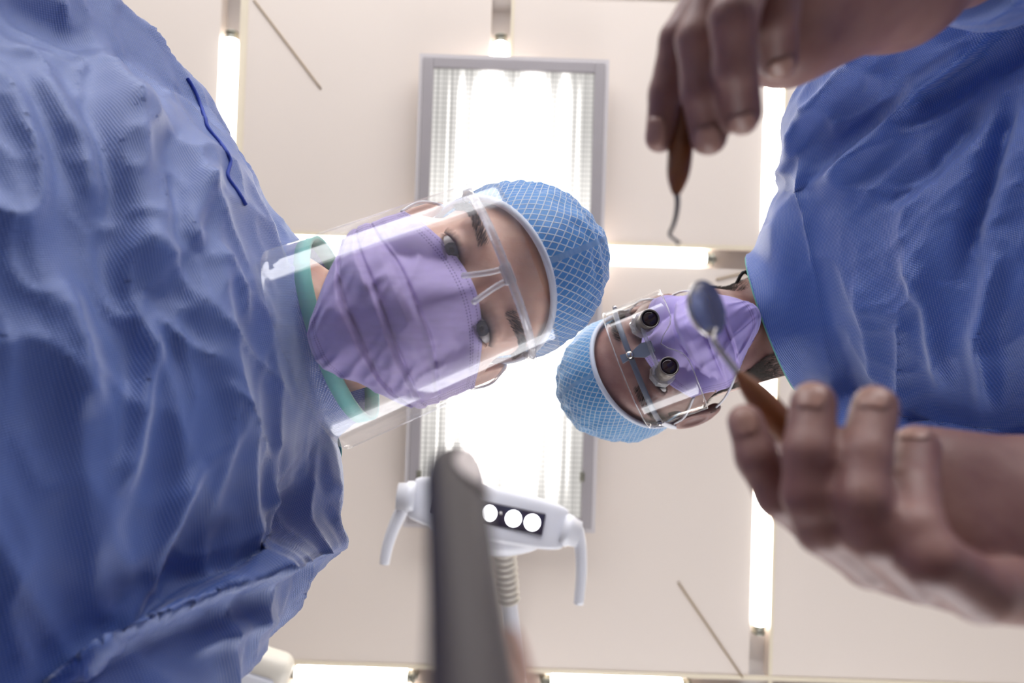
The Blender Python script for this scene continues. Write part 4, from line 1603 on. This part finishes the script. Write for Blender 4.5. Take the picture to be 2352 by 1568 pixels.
rows = []
nz = 30
for j in range(nz):
    v = j / (nz - 1)
    z = 0.048 - 0.172 * v
    rows.append(arc_pts(0.0735 + 0.006 * v, 0.137 + 0.010 * v, 0.058 + 0.01 * v, z, 61, 2.1))
V = np.concatenate(rows)
UVs = None
vis = mesh_obj('visor', HA.w(V), grid_faces(61, nz), 'visor')
add_mod(vis, 'SOLIDIFY', thickness=0.0004, offset=0.0)
part_of_shield(vis)
band = arc_pts(0.0705, 0.130, -0.005, 0.026, 61, 2.6, 0.03)
part_of_shield(mesh_obj('brow_band', *tube_geo(HA.w(band), 0.0042, 12, flat=(CM @ HA.cdir((0, 0, 1)), 0.72)), 'clear'))
for s in (-1, 1):
    pts = spline([(s * 0.004, 0.128, 0.028), (s * 0.0055, 0.125, 0.018), (s * 0.008, 0.119, 0.008), (s * 0.010, 0.113, 0.001)], 20)
    part_of_shield(mesh_obj('nose_arm', *tube_geo(HA.w(pts), 0.0022, 10), 'clear'))
    pts = spline([(s * 0.0705, -0.004, 0.026), (s * 0.076, -0.03, 0.022), (s * 0.078, -0.075, 0.012)], 16)
    part_of_shield(mesh_obj('temple_arm', *tube_geo(HA.w(pts), 0.0034, 10, flat=(CM @ HA.cdir((1, 0, 0)), 0.4)), 'clear'))
    c0 = np.array([s * 0.0715, 0.020, 0.030])
    bv, bf = box_geo((-0.002, -0.007, -0.004), (0.0045, 0.007, 0.004), 0.001)
    part_of_shield(mesh_obj('hinge_tab', HA.w(bv * np.array([s, 1, 1]) + c0), bf, 'clear'))
part_of_shield(mesh_obj('bridge_block', HA.w(box_geo((-0.0075, -0.004, -0.0035), (0.0075, 0.004, 0.0045), 0.0015)[0] + np.array([0, 0.129, 0.029])), box_geo((-0.0075, -0.004, -0.0035), (0.0075, 0.004, 0.0045), 0.0015)[1], 'clear'))

# --- loupes of the right person
loc = Vector(HB.w((0, 0.11, 0.0)))
lou = bpy.data.objects.new('magnifying_glasses', None)
COL.objects.link(lou)
lou.empty_display_size = 0.02
lou.location = loc
lou.parent = personB


def part_of_loupes(o):
    o.parent = lou
    o.matrix_parent_inverse = Matrix.Translation(-loc)
    return o


rows = []
for j in range(16):
    v = j / 15
    z = 0.032 - 0.068 * v
    r = arc_pts(0.071, 0.119 + 0.004 * v, 0.022, z, 61, 2.5)
    r[:, 2] += 0.020 * v * np.exp(-(r[:, 0] / 0.013) ** 2)      # nose notch
    rows.append(r)
ln_ = mesh_obj('wrap_lens', HB.w(np.concatenate(rows)), grid_faces(61, 16), 'lens')
add_mod(ln_, 'SOLIDIFY', thickness=0.0012, offset=0.0)
part_of_loupes(ln_)
edge = np.concatenate([rows[0], rows[-1][::-1], rows[0][:1]])
part_of_loupes(mesh_obj('lens_rim', *tube_geo(HB.w(edge), 0.0007, 6), 'clear'))
barp = arc_pts(0.0690, 0.113, 0.026, 0.0185, 41, 2.5)
part_of_loupes(mesh_obj('brow_bar', *tube_geo(HB.w(barp), 0.0030, 12, flat=(CM @ HB.cdir((0, 1, 0)), 0.5)), 'grey_plastic'))
for s in (-1, 1):
    g = lathe_geo(HB.w((s * 0.066, 0.045, 0.019)), HB.w((s * 0.072, 0.056, 0.019)), [(0, 0.003), (0.8, 0.003), (1, 0.002)], 14)
    part_of_loupes(mesh_obj('hinge_screw', *g, 'steel'))
    pts = spline([(s * 0.0695, 0.035, 0.018), (s * 0.0735, 0.010, 0.013), (s * 0.0775, -0.020, 0.006), (s * 0.078, -0.055, -0.01)], 24)
    part_of_loupes(mesh_obj('temple_arm', *tube_geo(HB.w(pts), 0.0042, 10, flat=(CM @ HB.cdir((1, 0, 0)), 0.42)), 'loop' if s > 0 else 'grey_plastic'))
# grey bridge plates and pivot
for (pts2, y0, y1) in ((((-0.007, 0.032), (0.008, 0.032), (0.006, 0.022), (-0.005, 0.020)), 0.121, 0.125),
                       (((-0.004, 0.014), (0.005, 0.014), (0.013, -0.002), (0.009, -0.017), (-0.010, -0.017), (-0.012, -0.002)), 0.124, 0.128)):
    n = len(pts2)
    pts2 = [(x * 0.62, (z - 0.017) * 0.72 + 0.017) for x, z in pts2]
    V = [HB.w((x, y, z)) for y in (y0, y1) for x, z in pts2]
    F = [list(range(n)), list(range(n, 2 * n))[::-1]] + [[i, (i + 1) % n, (i + 1) % n + n, i + n] for i in range(n)]
    part_of_loupes(mesh_obj('bridge_plate', V, F, 'grey_plastic', smooth=False))
part_of_loupes(mesh_obj('pivot_screw', *lathe_geo(HB.w((0, 0.120, 0.0175)), HB.w((0, 0.131, 0.0175)), [(0, .0042), (0.8, .0042), (1, .003)], 18), 'steel'))
part_of_loupes(mesh_obj('cross_arm', *tube_geo(HB.w(spline([(-0.026, 0.126, -0.005), (-0.012, 0.128, -0.004), (0, 0.129, -0.004), (0.012, 0.128, -0.004), (0.026, 0.126, -0.005)], 20)), 0.0022, 10), 'clear'))
bd = nrm([0, 0.93, -0.36])
for s in (-1, 1):
    a = np.array([s * 0.0285, 0.106, -0.004])
    ax = nrm(bd + np.array([-s * 0.07, 0, 0]))
    b = a + ax * 0.032
    bar = part_of_loupes(mesh_obj('loupe_barrel', *lathe_geo(HB.w(a), HB.w(b), [(0, .0075), (0.02, .0085), (0.3, .0088), (0.32, .0098), (0.98, .0102), (1.0, .0098), (1.0, .0088), (0.93, .0086)], 32), 'loupe_ring'))
    part_of_loupes(mesh_obj('objective_lens', *lathe_geo(HB.w(a + ax * 0.0285), HB.w(a + ax * 0.0318), [(0, .0085), (0.6, .0087), (0.9, 0.006), (1, .002)], 32), 'loupe_glass'))
    cg = lathe_geo(HB.w(a - ax * 0.002), HB.w(a + ax * 0.012), [(0, .0125), (0.1, .0135), (0.9, .0130), (1, .0100)], 8)
    part_of_loupes(mesh_obj('clear_carrier', *cg, 'clear', smooth=False))
# cord at the back of the neck
pts = spline([HB.w((0.080, -0.06, -0.02)), P(1690, 656, 0.80), P(1735, 634, 0.80), P(1800, 610, 0.83)], 24)
part_of_loupes(mesh_obj('neck_cord', *tube_geo(pts, 0.0022, 10), 'black'))

# seam on the left gown, laid on the cloth
bm = bmesh.new()
bm.from_mesh(gownA.data)
gb = BVHTree.FromBMesh(bm)
bm.free()
sp = []
for x, y in spline([(430, 180), (450, 215), (470, 270), (478, 295), (510, 335), (528, 370), (522, 405), (545, 440), (563, 470)], 60):
    d = nrm(P(x, y, 1.0) - CAM)
    hit = gb.ray_cast(Vector(CAM + d * 0.15), Vector(d))
    if hit[0]:
        sp.append(np.array(hit[0]) + np.array(hit[1]) * 0.0006)
if len(sp) > 6:
    child(mesh_obj('shoulder_seam', *tube_geo(sp, 0.0014, 8), 'seam'), gownA)

tie = spline([P(752, 975, .625), P(770, 1000, .625), P(782, 1035, .622), P(777, 1062, .622), P(760, 1096, .625), P(740, 1110, .64)], 30)
child(mesh_obj('neck_tie', *tube_geo(tie, 0.0052, 12, flat=(CM @ np.array([0.9, 0.3, 0.3]), 0.22)), 'teal'), gownA)

# ------------------------------------------------------------------ hand tools
mt = thing('dental_mirror', 'round dental mirror with brown handle held in the lower hand', 'dental mirror', tuple(P(1695, 856, .276)))
h0, h1 = C(1694, 855, .278), C(1960, 1165, .268)
prof = [(0, .0016), (0.02, .0022), (0.10, .0042), (0.22, .0056), (0.34, .0058), (0.6, .0050), (0.9, .0048), (0.98, .004), (1, .002)]
child(mesh_obj('handle', *lathe_geo(W(h0), W(h1), [tuple(r) for r in spline(prof, 40)], 24), 'wood'), mt)
mc = C(1622, 708, .290)
maj = nrm([0.27, 0.96, -0.05])
mn_ = nrm([0.62, -0.22, -0.78])
mn_ = nrm(mn_ - maj * (mn_ @ maj))
mi = np.cross(mn_, maj)
rimp = mc + maj * 0.0095 + mn_ * 0.0012
child(mesh_obj('shank', *tube_geo([W(p) for p in spline([h0 + (h1 - h0) * 0.03, h0, C(1668, 822, .280), C(1640, 782, .2815), rimp + mn_ * 0.0008], 24)], list(np.linspace(.0016, .0011, 24)), 14), 'steel'), mt)
mh = lathe_geo(W(mc - mn_ * 0.0022), W(mc + mn_ * 0.0012), [(0, .008), (0.2, .0112), (0.6, .0124), (0.9, .0124), (1.0, .0119), (0.85, .0112)], 48)
hd = child(mesh_obj('mirror_head', *mh, 'steel'), mt)
child(mesh_obj('mirror_glass', *lathe_geo(W(mc + mn_ * 0.0004), W(mc + mn_ * 0.0010), [(0, .0113), (0.8, .0113), (1, .0110)], 48), 'mirror'), hd)

ex_t = thing('dental_explorer', 'pointed dental tool with brown handle and bent steel tip, held in the upper hand', 'dental tool', tuple(P(1553, 445, .285)))
h0, h1 = C(1553, 447, .286), C(1590, 60, .296)
prof = [(0, .0014), (0.03, .0026), (0.10, .0044), (0.18, .0051), (0.35, .0051), (0.7, .0044), (0.97, .004), (1, .002)]
child(mesh_obj('handle', *lathe_geo(W(h0), W(h1), [tuple(r) for r in spline(prof, 40)], 24), 'wood'), ex_t)
sh_ = spline([C(1553, 440, .286), C(1556, 462, .286), C(1553, 492, .286), C(1547, 516, .286), C(1539, 534, .286), C(1540, 542, .286), C(1551, 551, .286), C(1560, 559, .286)], 50)
child(mesh_obj('shank', *tube_geo([W(p) for p in sh_], list(np.interp(np.linspace(0, 1, 50), [0, 0.3, 0.75, 0.9, 1], [.0012, .0010, .0006, .0006, .0012])), 12), 'dark_steel'), ex_t)

hp = thing('dental_handpiece', 'dark blurred dental handpiece with pale rounded tip rising from the bottom edge', 'dental handpiece', tuple(P(1060, 1300, .13)))
a0, a1 = C(1042, 1062, .178), C(1085, 1568, .100)
dirp = (a1 - a0)
prof = [(0.0, .0034), (0.02, .0052), (0.06, .0066), (0.14, .0072), (0.30, .0070), (0.6, .0068), (1.0, .0070), (1.25, .0078), (1.6, .0080)]
body_pts = [(t, r) for t, r in [tuple(q) for q in spline(prof, 50)]]
child(mesh_obj('barrel', *lathe_geo(W(a0), W(a0 + dirp), body_pts, 36), 'handpiece'), hp)
ax = nrm(dirp)
tn = nrm(np.array([0.55, -0.25, -0.75]))
tn = nrm(tn - ax * (tn @ ax))
tc = a0 + ax * 0.010
V = []
for j in range(9):
    for i in range(25):
        t = j / 8
        a = (i / 24 * 2 - 1) * 0.85
        half = math.sin(min(1.0, t * 1.6 + 0.12) * PI / 2) * (1 if t < 0.6 else math.sqrt(max(0.02, 1 - ((t - 0.6) / 0.42) ** 2)))
        q = tn * math.cos(a * half) + np.cross(ax, tn) * math.sin(a * half)
        V.append(W(a0 + ax * (0.0045 + 0.021 * t) + q * (np.interp(0.0045 + 0.021 * t, np.array([x for x, _ in body_pts]) * np.linalg.norm(dirp), [r for _, r in body_pts]) + 0.0004)))
tp = child(mesh_obj('light_tip', V, grid_faces(25, 9), 'handpiece_tip'), hp)
add_mod(tp, 'SOLIDIFY', thickness=0.0006, offset=0.0)

# ------------------------------------------------------------------ unseen treatment chair, added dark below the viewpoint to cut bounce light
ch = thing('bounce_block_chair', 'dark padded treatment chair added out of view to block bounce light', 'chair', (0, 0.2, 0))
child(mesh_obj('backrest', *box_geo((-0.27, 0.12, 0.50), (0.27, 0.85, 0.62), 0.05, 4), 'chair'), ch)
child(mesh_obj('headrest', *box_geo((-0.15, -0.16, 0.56), (0.15, 0.10, 0.66), 0.04, 4), 'chair'), ch)
child(mesh_obj('seat', *box_geo((-0.27, 0.86, 0.40), (0.27, 1.75, 0.52), 0.05, 4), 'chair'), ch)
child(mesh_obj('pedestal', *lathe_geo((0, 0.75, 0.0), (0, 0.75, 0.48), [(0, 0.26), (0.08, 0.25), (0.14, 0.12), (0.9, 0.11), (1, 0.16)], 32), 'white_plastic'), ch)
child(mesh_obj('headrest_bar', *box_geo((-0.03, 0.0, 0.54), (0.03, 0.3, 0.57), 0.005), 'steel'), ch)

# ------------------------------------------------------------------ light, camera
w = bpy.data.worlds.new('World')
SC.world = w
w.use_nodes = True
w.node_tree.nodes['Background'].inputs[0].default_value = (0.97, 0.97, 1.0, 1)
w.node_tree.nodes['Background'].inputs[1].default_value = 4.0

cam = bpy.data.cameras.new('camera')
cam.lens = 24.0
cam.sensor_width = 36.0
cam.sensor_fit = 'HORIZONTAL'
cam.clip_start = 0.01
co = bpy.data.objects.new('camera', cam)
COL.objects.link(co)
mw = np.eye(4)
mw[:3, 0], mw[:3, 1], mw[:3, 2], mw[:3, 3] = RIGHT, -DOWN, -FWD, CAM
co.matrix_world = Matrix(mw.tolist())
cam.dof.use_dof = True
cam.dof.focus_distance = 0.62
cam.dof.aperture_fstop = 4.8
SC.camera = co

SC.cycles.diffuse_bounces = 6
SC.cycles.max_bounces = 14
SC.cycles.transparent_max_bounces = 12
SC.cycles.caustics_reflective = False
SC.cycles.caustics_refractive = False
SC.cycles.sample_clamp_indirect = 6.0
vs = SC.view_settings
vs.view_transform = 'Standard'
vs.look = 'None'
vs.exposure = 0.45
vs.gamma = 1.0
vs.use_curve_mapping = False
